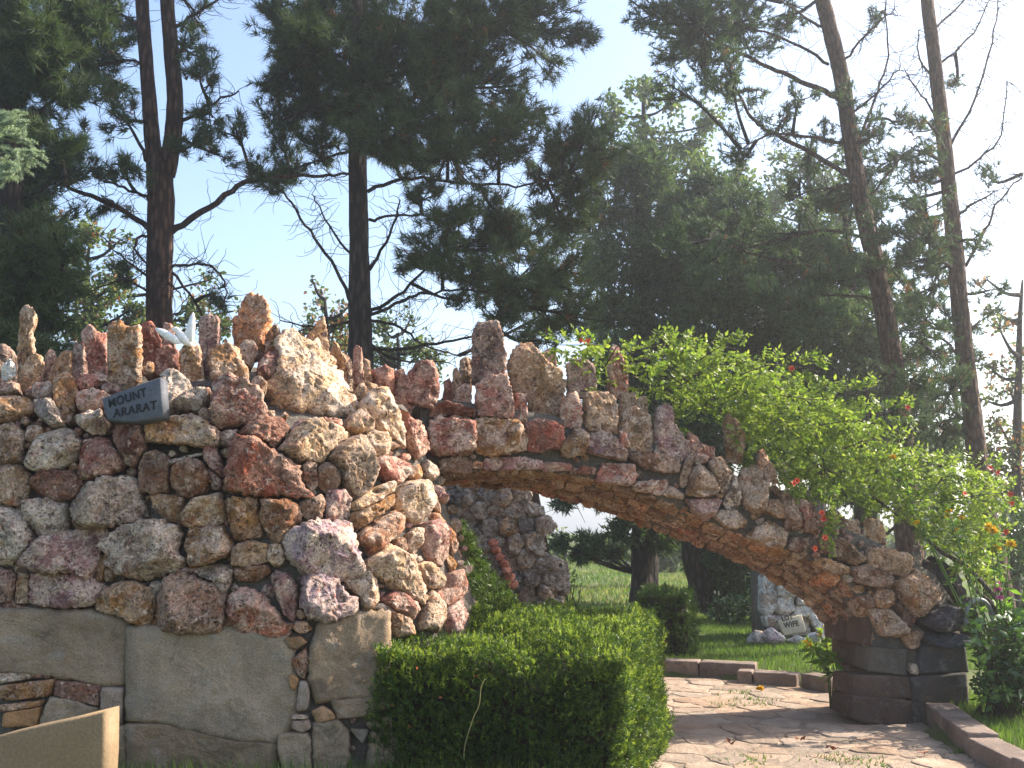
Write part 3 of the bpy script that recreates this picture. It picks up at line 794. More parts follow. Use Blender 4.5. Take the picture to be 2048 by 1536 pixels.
FACE = """
@820,620
P 170,1200 170,960 240,920 540,950 545,1180 500,1230 240,1240
O 570,1200 560,940 640,920 930,960 960,1050 990,1090 980,1190 760,1240 640,1240
R 995,1060 985,980 1080,940 1250,970 1310,1050 1280,1180 1100,1215 1010,1190
T 1290,1240 1290,1140 1360,1080 1410,1000 1480,1030 1510,1120 1480,1230 1340,1260
M 1500,1200 1520,1070 1640,1040 1740,1100 1860,1260 1820,1290 1560,1230
P 1790,1160 1790,1030 1840,1050 1880,1170 1830,1170
B 250,1390 250,1280 420,1250 520,1270 520,1390
H 530,1350 540,1290 620,1300 620,1350
M 640,1360 650,1270 740,1260 960,1260 1110,1290 1120,1360 800,1370
P 1140,1380 1150,1300 1370,1310 1370,1370
P 1430,1400 1450,1330 1590,1350 1570,1400
P 1590,1460 1640,1310 1900,1320 1920,1390 1880,1500 1700,1480
D 170,915 190,830 330,780 440,820 545,850 545,915 350,895
P 340,910 380,860 480,880 520,940 420,950
R 560,900 600,850 830,860 840,925 620,905
@1140,660
B 510,1100 520,1040 780,1060 920,1110 920,1210 800,1220 640,1180
O 940,1290 950,1200 1000,1080 1050,1050 1010,1200 1000,1320 950,1340
T 990,1390 1030,1200 1130,1150 1220,1270 1250,1400 1100,1430 1000,1410
T 1180,1130 1260,1090 1320,1120 1350,1260 1340,1360 1300,1400 1220,1230
G 1310,1490 1330,1400 1400,1240 1430,1260 1450,1400 1430,1520 1350,1536
T 1440,1280 1470,1210 1570,1170 1690,1280 1680,1380 1640,1440 1600,1580 1500,1520 1460,1400
M 1060,1090 1130,1060 1180,1080 1170,1130 1080,1150
@1200,840
P 280,560 310,530 560,510 575,560 530,640 440,630 290,600
T 540,640 570,590 600,560 720,640 700,680 600,660
M 730,680 980,670 1030,690 960,820 880,865 800,800
T 970,830 1030,770 1150,780 1250,860 1230,900 1150,930 1080,920
T 1250,1000 1300,940 1440,860 1600,960 1560,1080 1500,1090 1380,1060
T 1390,780 1440,680 1520,680 1580,840 1500,830
B 1490,600 1600,650 1700,840 1690,930 1600,900 1550,760
P 1640,680 1720,680 1780,800 1850,920 1860,970 1740,940 1700,820
B 1610,1090 1640,1000 1780,1010 1760,1100 1690,1125
@1568,940
B 0,380 20,270 70,300 130,440 100,500 0,500
B 160,300 240,260 280,380 280,540 200,520 150,400
T 380,720 400,600 480,580 620,690 660,760 580,810
O 240,790 300,745 520,820 540,870 460,895 300,840
B 300,700 320,560 380,590 375,720
T 690,780 710,660 830,670 1040,720 1080,790 1040,900 900,890 760,840
O 930,960 1120,850 1240,960 1310,1060 1290,1120 1170,1200 1090,1260 1010,1140 950,1040
B 560,840 700,800 900,905 915,1000 800,1000 620,960
O 760,1080 800,1010 900,1020 940,1120 880,1180 780,1170
T 720,1190 900,1185 1030,1370 960,1420 820,1410
D 935,1130 1000,1145 1100,1270 1060,1340 1025,1330
O 990,1420 1140,1350 1160,1430 1100,1520 1060,1520
B 640,1080 740,1060 760,1160 700,1180
"""
CREST = """
@820,620
V y.15 520,640 530,180 570,110 700,90 760,100 800,260 825,390 815,640
P y.05 540,920 560,640 640,570 830,540 840,620 880,730 890,920
T y.25 830,760 830,420 890,310 950,270 1060,290 1110,380 1200,460 1300,520 1340,640 1330,720 1290,820 1280,960 1010,960 1000,760
M y.4 1100,520 1110,390 1150,340 1250,350 1255,520
M y.25 1330,760 1330,460 1380,420 1500,410 1580,470 1600,760
P y.3 1690,760 1690,480 1710,320 1760,290 1800,400 1860,480 1850,760
P y.04 1280,980 1280,820 1330,720 1420,690 1470,800 1480,960 1440,1020 1290,1010
T y.06 1490,1000 1470,800 1490,700 1700,690 1760,770 1760,920 1740,1080 1640,1060 1500,1040
P y.1 365,860 390,680 460,620 520,650 535,860
R y.2 280,820 290,600 340,580 360,640 375,820
O y.15 355,760 370,500 400,490 450,600 400,760
T y.35 400,700 430,420 480,390 530,420 530,700
P y.05 890,930 890,710 1000,710 1005,900 985,975 900,950
@1140,660
T y.08 410,1060 430,740 470,660 560,650 690,740 710,880 700,1060
T y.2 555,760 570,580 650,560 665,760
T y.25 405,760 430,540 560,530 575,760
M y.08 720,1070 720,760 760,640 840,630 870,800 1000,1010 1080,1080 1060,1140 900,1140 760,1090
P y.1 980,1100 1000,870 1060,900 1100,980 1220,1000 1230,1130 1120,1160
T y.15 1330,1140 1310,800 1340,700 1430,780 1490,870 1470,1140
H y.1 1590,1230 1600,1040 1640,1010 1700,1100 1760,1200 1775,1320 1700,1300
T y.1 1790,1300 1800,1130 1850,1130 1880,1320
C y.05 1740,1420 1780,1350 1880,1440 1900,1580 1820,1500
@1568,940
T y.1 650,640 680,410 820,420 860,560 865,690 740,670
T y.12 470,560 490,420 640,420 665,600 560,580
Q y.2 1060,900 1090,640 1160,640 1180,900
"""
arch = thing('stone_arch', (1.6, 8.8, 0), 'half arch of rubble stone springing from a dark block foot up to the mound', 'stone arch')
def build_arch():
    n = len(LOW_F); Fb = [arch_pt(x, y, .035) for x, y in LOW_F]; Rb = [arch_pt(x, y, THK) for x, y in LOW_R]; Ft = [arch_pt(x, y, .035) for x, y in TOP_F]
    for k in (-1,):
        Fb[k].z = -.1; Rb[k].z = -.1; Ft[k].z = -.1
    Rt = [p-AN*(THK-.06) for p in Ft]
    V = []; T = []
    for i in range(n): V += [Fb[i], Ft[i], Rt[i], Rb[i]]
    for i in range(n-1):
        for j in range(4):
            a, b = i*4+j, i*4+(j+1) % 4; T += [(a, b, b+4), (a, b+4, a+4)]
    T += [(0, 1, 2), (0, 2, 3)]; e = (n-1)*4; T += [(e, e+2, e+1), (e, e+3, e+2)]
    a = Acc(); a.add([tuple(v) for v in V], T); a.obj('mortar_core', 'mortar', arch)
    cov = []
    for k, dep, poly in parse(FACE):
        cov.append(poly); rock('face_stone', [arch_pt(x, y) for x, y in poly], (AN+Vector((0, 0, .03))).normalized(), k, arch, back=.1, bulge=None)
    for k, dep, poly in parse(CREST):
        P = arch_pt(sum(p[0] for p in poly)/len(poly), sum(p[1] for p in poly)/len(poly), dep)
        rs = np.random.default_rng(int(abs(poly[0][0]*3))); yaw = rs.uniform(-.35, .3); nn = (AN+AD*yaw).normalized(); wd = max(p[0] for p in poly)-min(p[0] for p in poly)
        rock('standing_stone', [hit_plane(x, y, P, nn) for x, y in poly], nn, k, arch, thick=float(np.clip(wd*8.4/F_PX*.5, .05, .17)), tilt=.5)
    # standing stones along the far edge of the arch top
    rs = np.random.default_rng(4)
    for i in range(26):
        t = rs.uniform(.3, 12.2); j = int(t); f = t-j; p = Ft[j].lerp(Ft[j+1], f)-AN*rs.uniform(.36, .66); w_, h_ = rs.uniform(.06, .13), rs.uniform(.14, .3)
        pts = [p+AD*(a*w_)+Vector((0, 0, b*h_)) for a, b in ((-1, -.5), (1, -.5), (1.05, .3), (.5, .85), (0, 1), (-.6, .8), (-1, .3))]
        rock('standing_stone', pts, AN, rs.choice(list('PTPOM')), arch, thick=.11, tilt=.5, detail=.7)
    # small stones in the joints of the face
    small = []
    for _ in range(2500):
        x = rs.uniform(865, 1760); y = rs.uniform(840, 1215); r = rs.uniform(6, 13)
        lo = np.interp(x, [p[0] for p in LOW_F[:11]], [p[1] for p in LOW_F[:11]]); hi = np.interp(x, [p[0] for p in TOP_F], [p[1] for p in TOP_F])
        if y > lo-r*.6 or y < hi+r or len(small) > 90: continue
        if any(inside((x+dx*r*.8, y+dy*r*.8), c) for c in cov for dx, dy in ((0, 0), (1, 0), (-1, 0), (0, 1), (0, -1))): continue
        if any((x-q[0])**2+(y-q[1])**2 < (r+q[2])**2*.8 for q in small): continue
        small.append((x, y, r)); m = 6; poly = [(x+math.cos(i*6.283/m)*r*rs.uniform(.8, 1.3), y-math.sin(i*6.283/m)*r*rs.uniform(.7, 1.1)) for i in range(m)]
        rock('chinking_stone', [arch_pt(a, b, .02) for a, b in poly], AN, rs.choice(list('PTOBMG')), arch, bulge=.03, back=.06, detail=.9)
    # soffit: stones seen from below, laid in rows along the curve
    A = smooth_path(Fb, 4); B = smooth_path(Rb, 4)
    L = [0]
    for i in range(1, len(A)): L.append(L[-1]+(A[i]-A[i-1]).length)
    def on(P, s):
        s = min(max(s, 0), L[-1]-1e-4); i = max(0, np.searchsorted(L, s, side='right')-1); i = min(i, len(P)-2); f = (s-L[i])/(L[i+1]-L[i]); return P[i].lerp(P[i+1], f)
    cols = [0.0, .3, .55, .8, 1.0]
    for c in range(4):
        s = rs.uniform(0, .1)
        while s < L[-1]-.15:
            ln = rs.uniform(.12, .26); s2 = min(s+ln, L[-1]-.02); a0, a1 = cols[c]+.02, cols[c+1]-.02
            P = lambda ss, a: on(A, ss).lerp(on(B, ss), a)
            q = [P(s+.012, a0), P(s+.012, (a0+a1)/2), P(s+.012, a1), P((s+s2)/2, a1+.01), P(s2-.012, a1), P(s2-.012, (a0+a1)/2), P(s2-.012, a0), P((s+s2)/2, a0-.01)]
            nn = (q[2]-q[0]).cross(q[6]-q[0]).normalized(); mid = P((s+s2)/2, .5)
            cen = Vector((1.0, 8.6, .4))
            if nn.dot(cen-mid) < 0: nn = -nn
            if mid.z < .48 and c < 4: s = s2; continue
            rock('soffit_stone', q, nn, rs.choice(list('OBTPOBH')), arch, bulge=rs.uniform(.02, .045), back=.06, detail=.8)
            s = s2
    # foot: hewn dark blocks, darkened further to put their shade in the colour
    def block(poly, k, d0, depth, col, rough=.006):
        pts = [arch_pt(x, y, d0) for x, y in poly]; o = rock('foot_block', pts, AN, k, arch, bulge=.02, back=depth, mat='block', flat=True, rough=.6); o.color = col
    zp = lambda L_: [(1568+a/Z, 1176+b/Z) for a, b in L_]
    block(zp([(720, 705), (760, 510), (1040, 530), (1025, 740)]), 'S', -.02, .3, (.105, .088, .07, 1))
    block(zp([(1160, 725), (1175, 500), (1530, 490), (1560, 712)]), 'S', -.02, .4, (.07, .07, .07, 1))
    block(zp([(590, 925), (600, 745), (1045, 765), (1075, 935), (820, 935)]), 'S', -.06, .4, (.085, .055, .043, 1))
    block(zp([(1095, 965), (1100, 770), (1540, 730), (1565, 1000)]), 'S', -.06, .4, (.06, .052, .048, 1))
    block(zp([(580, 1110), (590, 930), (900, 945), (1070, 970), (1080, 1180), (700, 1150)]), 'S', -.1, .4, (.08, .052, .042, 1))
    block(zp([(1085, 1180), (1090, 975), (1540, 1010), (1540, 1180)]), 'S', -.06, .4, (.055, .048, .045, 1))
    rock('face_stone', [arch_pt(x, y, -.02) for x, y in zp([(1075, 720), (1085, 645), (1135, 650), (1142, 745)])], AN, 'C', arch, bulge=.03)
    # inner face of the foot
    for j, (z0, z1) in enumerate(((.0, .2), (.21, .40), (.41, .62), (.63, .85))):
        for t0, t1 in (((.03, .47), (.5, .97)) if j % 2 else ((.03, .97),)):
            def q(t, z):
                s0 = min(range(len(A)), key=lambda i: abs(A[i].z-z) if i > len(A)*.6 else 9); a_, b_ = A[s0], B[min(range(len(B)), key=lambda i: abs(B[i].z-z) if i > len(B)*.6 else 9)]
                p = a_.lerp(b_, t); p.z = z; return p
            pts = [q(t0, z0), q(t1, z0), q(t1, z1), q(t0, z1)]; o = rock('foot_block', pts, -AD, 'B', arch, bulge=.03, back=.1, mat='block', flat=True, rough=.6); o.color = (.10, .062, .046, 1)
build_arch()
# ================================================================== small things on and round the mound
def plate(name, pts, nrm, t, mat, parent, bulge=.0, color=None):
    """a solid plate: outline pts, thickness t behind it along -nrm, edges softened"""
    cen = sum(pts, Vector())/len(pts); n = nrm.normalized(); V = []; k = len(pts)
    for sc_, o in ((.94, bulge*.6), (1, -.004), (1, -t+.004), (.94, -t-bulge*.6)):
        V += [tuple((p-cen)*sc_+n*o) for p in pts]
    T = []
    for r in range(3):
        for j in range(k):
            j2 = (j+1) % k; T += [(r*k+j, r*k+j2, r*k+k+j2), (r*k+j, r*k+k+j2, r*k+k+j)]
    V += [tuple(n*bulge), tuple(n*(-t-bulge))]
    T += [((j+1) % k, j, 4*k) for j in range(k)]+[(3*k+j, 3*k+(j+1) % k, 4*k+1) for j in range(k)]
    me = tri_mesh(name, V, T); bm = bmesh.new(); bm.from_mesh(me); bmesh.ops.recalc_face_normals(bm, faces=bm.faces[:]); bm.to_mesh(me); bm.free()
    return link(name, me, mat, parent, cen, color)
def lettering(word, p0, p1, cap, n, parent, mat='letter', bold=.012):
    """painted capitals running from p0 to p1 on a plane with normal n; each letter a thin raised shape"""
    cu = bpy.data.curves.new('lettering', 'FONT'); cu.body = word; cu.size = 1; cu.offset = bold; cu.extrude = .002; cu.space_character = 1.08
    tmp = bpy.data.objects.new('tmp', cu); C.objects.link(tmp); bpy.context.view_layer.update()
    me = bpy.data.meshes.new_from_object(tmp.evaluated_get(bpy.context.evaluated_depsgraph_get())); bpy.data.objects.remove(tmp)
    co = np.empty(len(me.vertices)*3); me.vertices.foreach_get('co', co); co = co.reshape(-1, 3)
    lo, hi = co.min(0), co.max(0); d = p1-p0; L = d.length; u = d.normalized(); v = n.cross(u).normalized()
    q = (co[:, :1]-lo[0])/(hi[0]-lo[0])*L*np.array(u)+(co[:, 1:2]-lo[1])/(hi[1]-lo[1])*cap*np.array(v)+(co[:, 2:]*1.0)*np.array(n)
    me.vertices.foreach_set('co', q.astype(np.float32).ravel()); me.update(); me.materials.clear()
    return link('lettering', me, mat, parent, p0+n*.003)
def build_signs():
    zp = lambda L_: [(a/Z, 560+b/Z) for a, b in L_]
    n = Vector((-.14, -.97, .16)).normalized(); P = at(265, 803, 6.6)
    pl = lambda x, y: hit_plane(x, y, P, n)
    face = [pl(x, y) for x, y in zp([(870, 1010), (1000, 962), (1190, 890), (1372, 828), (1382, 1000), (1392, 1160), (1140, 1212), (910, 1192), (888, 1110)])]
    s = plate('name_sign', face, n, .10, 'slate', None); tag(s, 'dark slate block lettered MOUNT ARARAT set in the mound', 'sign')
    s.parent = None
    for w_, a, b, c in (('MOUNT', (935, 1092), (1255, 990), .062), ('ARARAT', (968, 1178), (1342, 1100), .060)):
        (x0, y0), (x1, y1) = zp([a, b]); lettering(w_, pl(x0, y0), pl(x1, y1), c, n, s)
    # dove
    Y = 6.95; px = F_PX/Y; d = thing('dove_figure', at(368, 690, Y), 'white ceramic dove with raised wings perched on the mound', 'figurine')
    path = [at(x, y, Y+o) for x, y, o in ((392, 692, .04), (383, 690, .03), (374, 683, .01), (365, 675, 0), (358, 666, -.01), (353, 659, -.015), (348, 660, -.02), (344, 663, -.02))]
    tube_obj('body', path, [k/px for k in (1.5, 6, 9.5, 10, 6.5, 5.6, 4.6, .6)], 'ceramic', d, 14, 0, 4)
    for L_, nn, o in (([(374, 684), (369, 671), (374, 652), (380, 634), (386, 624), (388, 634), (388, 655), (386, 672), (382, 684)], Vector((-.5, -.85, .1)), -.01),
                      ([(362, 686), (354, 673), (341, 664), (326, 658), (311, 655), (312, 661), (321, 669), (334, 678), (349, 687)], Vector((.2, -.8, .5)), -.03)):
        plate('wing', [at(x, y, Y+o) for x, y in L_], nn, 2.5/px, 'ceramic', d, bulge=2.2/px)
    # leaning tan slab in front
    Yb = 5.42; f = lambda x, y: at(x, y, Yb)
    s = plate('stone_slab', [f(-70, 1492), f(0, 1472), f(60, 1457), f(125, 1443), f(210, 1422), f(209, 1500), Vector((f(210, 1500).x, Yb, -.02)), Vector((f(-70, 1500).x, Yb, -.02))], Vector((-.08, -1, 0)), .165, 'tan_slab', None)
    tag(s, 'smooth tan stone slab standing on edge before the mound', 'stone slab')
build_signs()
# ================================================================== grey rock monument seen through the arch
def build_monument():
    Yb = 11.6; mo = thing('rock_monument', at(1000, 1180, Yb)*1.0, 'grey pitted rock monument seen under the arch behind the hedge', 'rock monument'); mo.location.z = 0
    out = [(872, 900), (1060, 900), (1072, 960), (1088, 1040), (1098, 1100), (1106, 1190), (1108, 1260), (872, 1260)]
    pl = [at(x, y, Yb+.1) for x, y in out]
    V = [tuple(p) for p in pl]+[tuple(p+Vector((-.15, .9, 0))) for p in pl]; k = len(pl)
    T = [(0, i, i+1) for i in range(1, k-1)]+[(k, k+i+1, k+i) for i in range(1, k-1)]
    for j in range(k): j2 = (j+1) % k; T += [(j, j2, k+j2), (j, k+j2, k+j)]
    a = Acc(); a.add(V, T); a.obj('mortar_core', 'mortar', mo)
    rs = np.random.default_rng(9); pts = []
    for j, y in enumerate(np.arange(925, 1225, 33)):
        for x in np.arange(870, 1112, 36): pts.append((x+rs.uniform(-12, 12)+(16 if j % 2 else 0), y+rs.uniform(-11, 11)))
    for i, P in cells(pts, 1.2, 40):
        c = pts[i]
        if not inside(c, out): continue
        n = Vector((.12+.5*max(0, (c[0]-1040)/60), -1, .05)).normalized()
        rock('rubble_stone', [at(x, y, Yb) for x, y in P], n, rs.choice(list('GQGTQGG')), mo, mat='rock_grey', bulge=rs.uniform(.05, .11), back=.2, detail=1.2, rough=1.6, grow=1.18)
    for x, y, r in ((986, 1086, 9), (992, 1100, 9), (1000, 1114, 9), (1008, 1128, 9), (1014, 1141, 9), (1020, 1154, 10), (1026, 1168, 10)):
        rock('red_stone', [at(x+math.cos(t)*r*1.2, y+math.sin(t)*r, Yb-.16) for t in np.linspace(0, 5.5, 7)], Vector((0, -1, .1)), 'R', mo, thick=.12, detail=.9).color = (.42, .13, .09, .1)
build_monument()
# ================================================================== pale pillar with its own sign
def build_pillar():
    Yb = 14.2; pi = thing('rock_pillar', (at(1600, 1280, Yb).x, Yb+.3, .1), 'pale white rock pillar standing on the lawn beyond the arch', 'rock pillar')
    xs = [(1530, 1285), (1527, 1200), (1527, 1130), (1535, 1040), (1550, 980), (1625, 980), (1640, 1040), (1655, 1130), (1668, 1200), (1685, 1285)]
    pl = [at(x, y, Yb+.12) for x, y in xs]; k = len(pl); V = [tuple(p) for p in pl]+[tuple(p+Vector((-.05, .55, 0))) for p in pl]
    T = [(0, i, i+1) for i in range(1, k-1)]+[(k, k+i+1, k+i) for i in range(1, k-1)]
    for j in range(k): j2 = (j+1) % k; T += [(j, j2, k+j2), (j, k+j2, k+j)]
    a = Acc(); a.add(V, T); a.obj('mortar_core', 'mortar', pi)
    tab = """
@1240,1100
G 1205,520 1212,200 1335,190 1345,440 1290,540 1230,555
W 1330,180 1420,230 1515,340 1500,395 1350,385
W 1350,400 1485,400 1475,520 1400,560 1300,515
W 1510,350 1605,370 1605,465 1510,465
W 1480,480 1700,470 1640,520 1590,570 1480,550
Z 1600,520 1720,480 1760,600 1860,690 1700,720 1640,640
W 1330,560 1600,560 1620,720 1400,740
G 1230,560 1330,550 1370,680 1250,660
W 1200,190 1210,60 1340,60 1340,180
W 1345,60 1480,60 1500,200 1420,220 1345,170
G 1485,60 1640,60 1680,250 1600,360 1510,320
G 1230,50 1240,-120 1420,-120 1420,50
W 1430,-120 1600,-120 1630,50 1430,50
W 1240,-130 1280,-340 1440,-340 1430,-130
W 1450,-340 1580,-340 1600,-130 1445,-130
"""
    for k_, dep, poly in parse(tab):
        rock('rubble_stone', [at(x, y, Yb) for x, y in poly], Vector((.1+.5*max(0, poly[0][0]-1610)/60, -1, .05)), k_, pi, bulge=.07, mat='rock_white', detail=.9, back=.2)
    tab2 = """
@1240,1100
L 1190,730 1290,650 1420,760 1380,815 1240,800
G 1070,810 1150,680 1215,700 1230,800
W 1410,770 1520,725 1570,760 1470,815
Z 1560,760 1640,700 1760,740 1700,810
"""
    rk = parse(tab2); names = ['lilac grey', 'dull grey', 'pale cream', 'bright white']
    for (k_, dep, poly), nm in zip(rk, names):
        b = max(p[1] for p in poly); Yg = ground((poly[0][0]+poly[2][0])/2, b+4, .08).y
        o = rock('loose_rock', [at(x, y, Yg+.1) for x, y in poly], Vector((.1, -1, .15)), k_, None, thick=.3, mat='rock_white', detail=.9)
        tag(o, nm+' rock lying at the foot of the white pillar', 'rock')
    zp = lambda L_: [(1240+a/Z, 1100+b/Z) for a, b in L_]
    n = Vector((.05, -1, .22)).normalized(); P = at(*zp([(1470, 640)])[0], Yb-.2); f = lambda a: hit_plane(*zp([a])[0], P, n)
    s = plate('name_sign', [f((1350, 592)), f((1450, 570)), f((1550, 550)), f((1590, 690)), f((1495, 712)), f((1400, 732))], n, .07, 'sign_tan', None)
    tag(s, 'tan stone sign lettered LOT WIFE leaning on the white pillar', 'sign')
    lettering('LOT', f((1386, 608)), f((1478, 588)), .068, n, s, bold=.02); lettering('WIFE', f((1402, 668)), f((1530, 646)), .072, n, s, bold=.02)
build_pillar()
# ================================================================== dark rocks and the ring beside the arch foot
def build_rocks():
    zp = lambda L_: [(1568+a/Z, 1176+b/Z) for a, b in L_]
    for L_, lab, dd, th in (([(1100, 300), (1200, 205), (1320, 130), (1480, 170), (1545, 260), (1500, 345), (1350, 385), (1180, 345)], 'large charcoal rock resting on the arch foot', .02, .5),
                            ([(1165, 410), (1260, 370), (1480, 385), (1525, 470), (1400, 490), (1240, 490)], 'flat bluish charcoal rock wedged under a larger one', -.02, .4),
                            ([(1300, 95), (1340, 80), (1440, 130), (1510, 175), (1460, 190), (1330, 140)], 'thin pale grey rock flake on top of the charcoal rock', .1, .25),
                            ([(1170, -50), (1180, -230), (1260, -280), (1400, -180), (1480, 40), (1500, 140), (1420, 160), (1320, 40), (1230, -20)], 'upright black rock behind the arch foot', .35, .35),
                            ([(1420, 130), (1480, 90), (1620, 80), (1760, 110), (1780, 150), (1600, 170), (1480, 165)], 'low black rock under the grey vine stem', .3, .4),
                            ([(1520, 290), (1560, 200), (1600, 190), (1620, 330), (1600, 420), (1530, 400)], 'dark rock in shade behind the glossy shrub', .2, .4)):
        n = AN; c = zp(L_); o = rock('dark_rock', [arch_pt(x, y, dd) for x, y in c], n, 'K', None, thick=th, mat='rock_dark', detail=.9)
        tag(o, lab, 'rock')
    # a grey ring (old planter rim) half buried among the shrub
    c = arch_pt(1568+1665/Z, 1176+260/Z, -.1); pts = [c+AD*(math.cos(a)*.15)+Vector((0, 0, 1))*(math.sin(a)*.16)-AN*.03*math.cos(a) for a in np.linspace(-.4, 3.4, 14)]
    o = tube_obj('planter_ring', pts, [.02]*14, 'hose', None, 8, 0, 2); tag(o, 'grey curved rim of a planter half hidden beside the arch foot', 'planter rim')
build_rocks()
# ================================================================== hedges
def hedge(name, label, cx, cy, wx, wy, rot, hf, hb, dens, leaf, group=None, taper=.05, lf=('leaf_yew', 'leaf_yew_tip_lit')):
    """a clipped hedge: box wx by wy turned by rot, top sloping from hf (front) to hb (back)"""
    t = thing(name, (cx, cy, 0), label, 'hedge', group); c, s = math.cos(rot), math.sin(rot)
    def place(u, v, z):
        k = 1-taper*(z/max(hf, .1)); x, y = u*wx/2*k, v*wy/2*k
        return Vector((cx+x*c-y*s, cy+x*s+y*c, z))
    hz = lambda v: hf+(hb-hf)*(v+1)/2
    P = []; D = []; TP = []; TD = []
    faces = [('f', wx*(hf+hb)/2), ('r', wy*(hf+hb)/2), ('l', wy*(hf+hb)/2), ('b', wx*hb*.4), ('t', wx*wy)]
    for f, area in faces:
        n = int(area*dens*(.55 if f in 'lb' else 1))
        for _ in range(n):
            u, v, w_ = random.uniform(-1, 1), random.uniform(-1, 1), random.random()**.9
            if f == 'f': v = -1; nrm = Vector((0, -1, .5))
            elif f == 'b': v = 1; nrm = Vector((0, 1, .5))
            elif f == 'r': u = 1; nrm = Vector((1, 0, .6))
            elif f == 'l': u = -1; nrm = Vector((-1, 0, .6))
            else: nrm = Vector((0, 0, 1)); w_ = 1
            z = hz(v)*w_
            # rounded shoulders
            if f == 't':
                e = max(abs(u), abs(v)); z -= .07*max(0, (e-.82)/.18)**2*hf
            p = place(u, v, z); b = noise.fractal((p.x*2.6, p.y*2.6, p.z*2.6), .7, 2, 3)
            if noise.noise((p.x*5+4, p.y*5, p.z*5)) > .42 and random.random() < .75: continue   # thin spots
            nw = Vector((nrm.x*c-nrm.y*s, nrm.x*s+nrm.y*c, nrm.z)).normalized()
            p = p+nw*(b*.13+random.uniform(-.08, .03)); p.z = max(.02, p.z)
            d = nw+Vector((random.gauss(0, .35), random.gauss(0, .35), random.gauss(.25, .3)))
            tip = random.random() < (.42 if f == 't' else (.22 if w_ > .75 or f == 'r' else .06))  # more bright tips on top and right, painting in the sunlit sides
            (TP if tip else P).append(p[:]); (TD if tip else D).append(d.normalized()[:])
    for PP, DD, mt, nm in ((P, D, lf[0], 'foliage'), (TP, TD, lf[1], 'lit_new_growth')):
        if not PP: continue
        PP, DD = np.array(PP), np.array(DD); a = Acc()
        a.add(*blades(PP, DD, 13, leaf, leaf*.2, .5, back=leaf*1.6)); a.obj(nm, mt, t, kind='stuff')
    # dark occluder box added inside, blocking light through the hedge
    V = []; T = []
    for k, z in ((.86, .02), (.88, .5), (.84, .9)):
        for u, v in ((-1, -1), (1, -1), (1, 1), (-1, 1)):
            p = place(u*k, v*k, hz(v)*z); V.append(tuple(p))
    for r in range(2):
        for j in range(4): j2 = (j+1) % 4; T += [(r*4+j, r*4+j2, r*4+4+j2), (r*4+j, r*4+4+j2, r*4+4+j)]
    T += [(8, 9, 10), (8, 10, 11)]; a = Acc(); a.add(V, T); a.obj('occluder_core', 'twig_dark', t)
    return t
h1 = hedge('clipped_hedge', 'broad clipped evergreen hedge at the left side of the path', .13, 7.34, 1.70, 1.9, R(-14), .86, 1.02, 3300, .028)
hedge('clipped_hedge', 'small clipped hedge on the lawn beyond the far kerb', at(1345, 1250, 12.4).x, 12.9, .66, .9, R(-12), .86, .9, 700, .05, lf=('leaf_yew', 'leaf_yew'))
def strands():
    # berries and dead bits inside the near hedge, a dry stalk leaning on it
    a = Acc(); V = []; 
    for _ in range(55):
        u = random.uniform(-.2, 1); p = Vector((.10+.98*math.cos(R(-17)), 7.3, 0)) if False else None
        x, y = random.choice([(random.uniform(1190, 1330), random.uniform(1280, 1536)), (random.uniform(780, 1300), random.uniform(1330, 1520))])
        q = at(x, y, 6.52 if x < 1220 else 6.52+(x-1220)/110*1.9)
        a.add(*leaves(np.array([q[:]]*2), np.array([[0, -1, .2]]*2), .03, .02, 1.0))
    a.obj('dead_sprig', 'bud_red', h1, kind='stuff')
    o = tube_obj('dry_stalk', [at(928, 1520, 6.30), at(930, 1490, 6.28), at(945, 1440, 6.27), at(958, 1410, 6.27), at(962, 1375, 6.28), at(970, 1358, 6.3)], [.004, .004, .0035, .003, .003, .002], 'grass_dry', None, 5)
    o.data.vertices[0].co; tag(o, 'thin dry yellow stalk leaning up the dark hedge front', 'stalk')
strands()
# ================================================================== juniper behind the hedge
def conifer_mass(name, label, cat, parts, Y, px_blobs, mat, length, width, per, m=10, trunk=None, group=None, bark='bark_dark', spread=.5):
    b0 = trunk[0] if trunk else at(px_blobs[0][0], px_blobs[0][1], Y); t = thing(name, (b0.x, b0.y, 0), label, cat, group)
    if trunk: tube_obj('trunk', trunk, parts, bark, t, 10, .06)
    ac = Acc(); tw = Acc()
    for bl in px_blobs:
        x, y, r = bl[:3]; c = np.array(at(x, y, Y+(bl[3] if len(bl) > 3 else random.uniform(-.6, .6))*1.0)); rr = r*Y/F_PX; n = int(per*(r/60)**2)
        d = unit(rng.normal(size=(n, 3))); p = c+d*rr*rng.uniform(.35, 1.05, (n, 1))**.7*np.array([1, .9, .85])
        p[:, 2] = np.maximum(p[:, 2], .05); dd = unit(d+np.array([0, 0, .15])+.4*rng.normal(size=(n, 3)))
        ac.add(*blades(p, dd, m, length, width, spread, back=length*1.2))
        if trunk:
            k = min(range(len(trunk)), key=lambda i: abs(trunk[i].z-(c[2]-.2*abs(c[0]-trunk[i].x)))); q = trunk[k]; cc = Vector(c); mid = q.lerp(cc, .5)+Vector((0, 0, -.05))
            tw.add(*tube_arrays(smooth_path([q, mid, cc], 3), np.linspace(.035, .012, 7), 5))
            for _ in range(5):
                e = cc+Vector(rng.normal(size=3)*rr*.6); tw.add(*tube_arrays([mid.lerp(cc, random.uniform(.2, 1)), e], [.012, .004], 4))
    ac.obj('foliage', mat, t, kind='stuff')
    if tw.n: tw.obj('branches', 'twig_dark', t, True, kind='stuff')
    return t
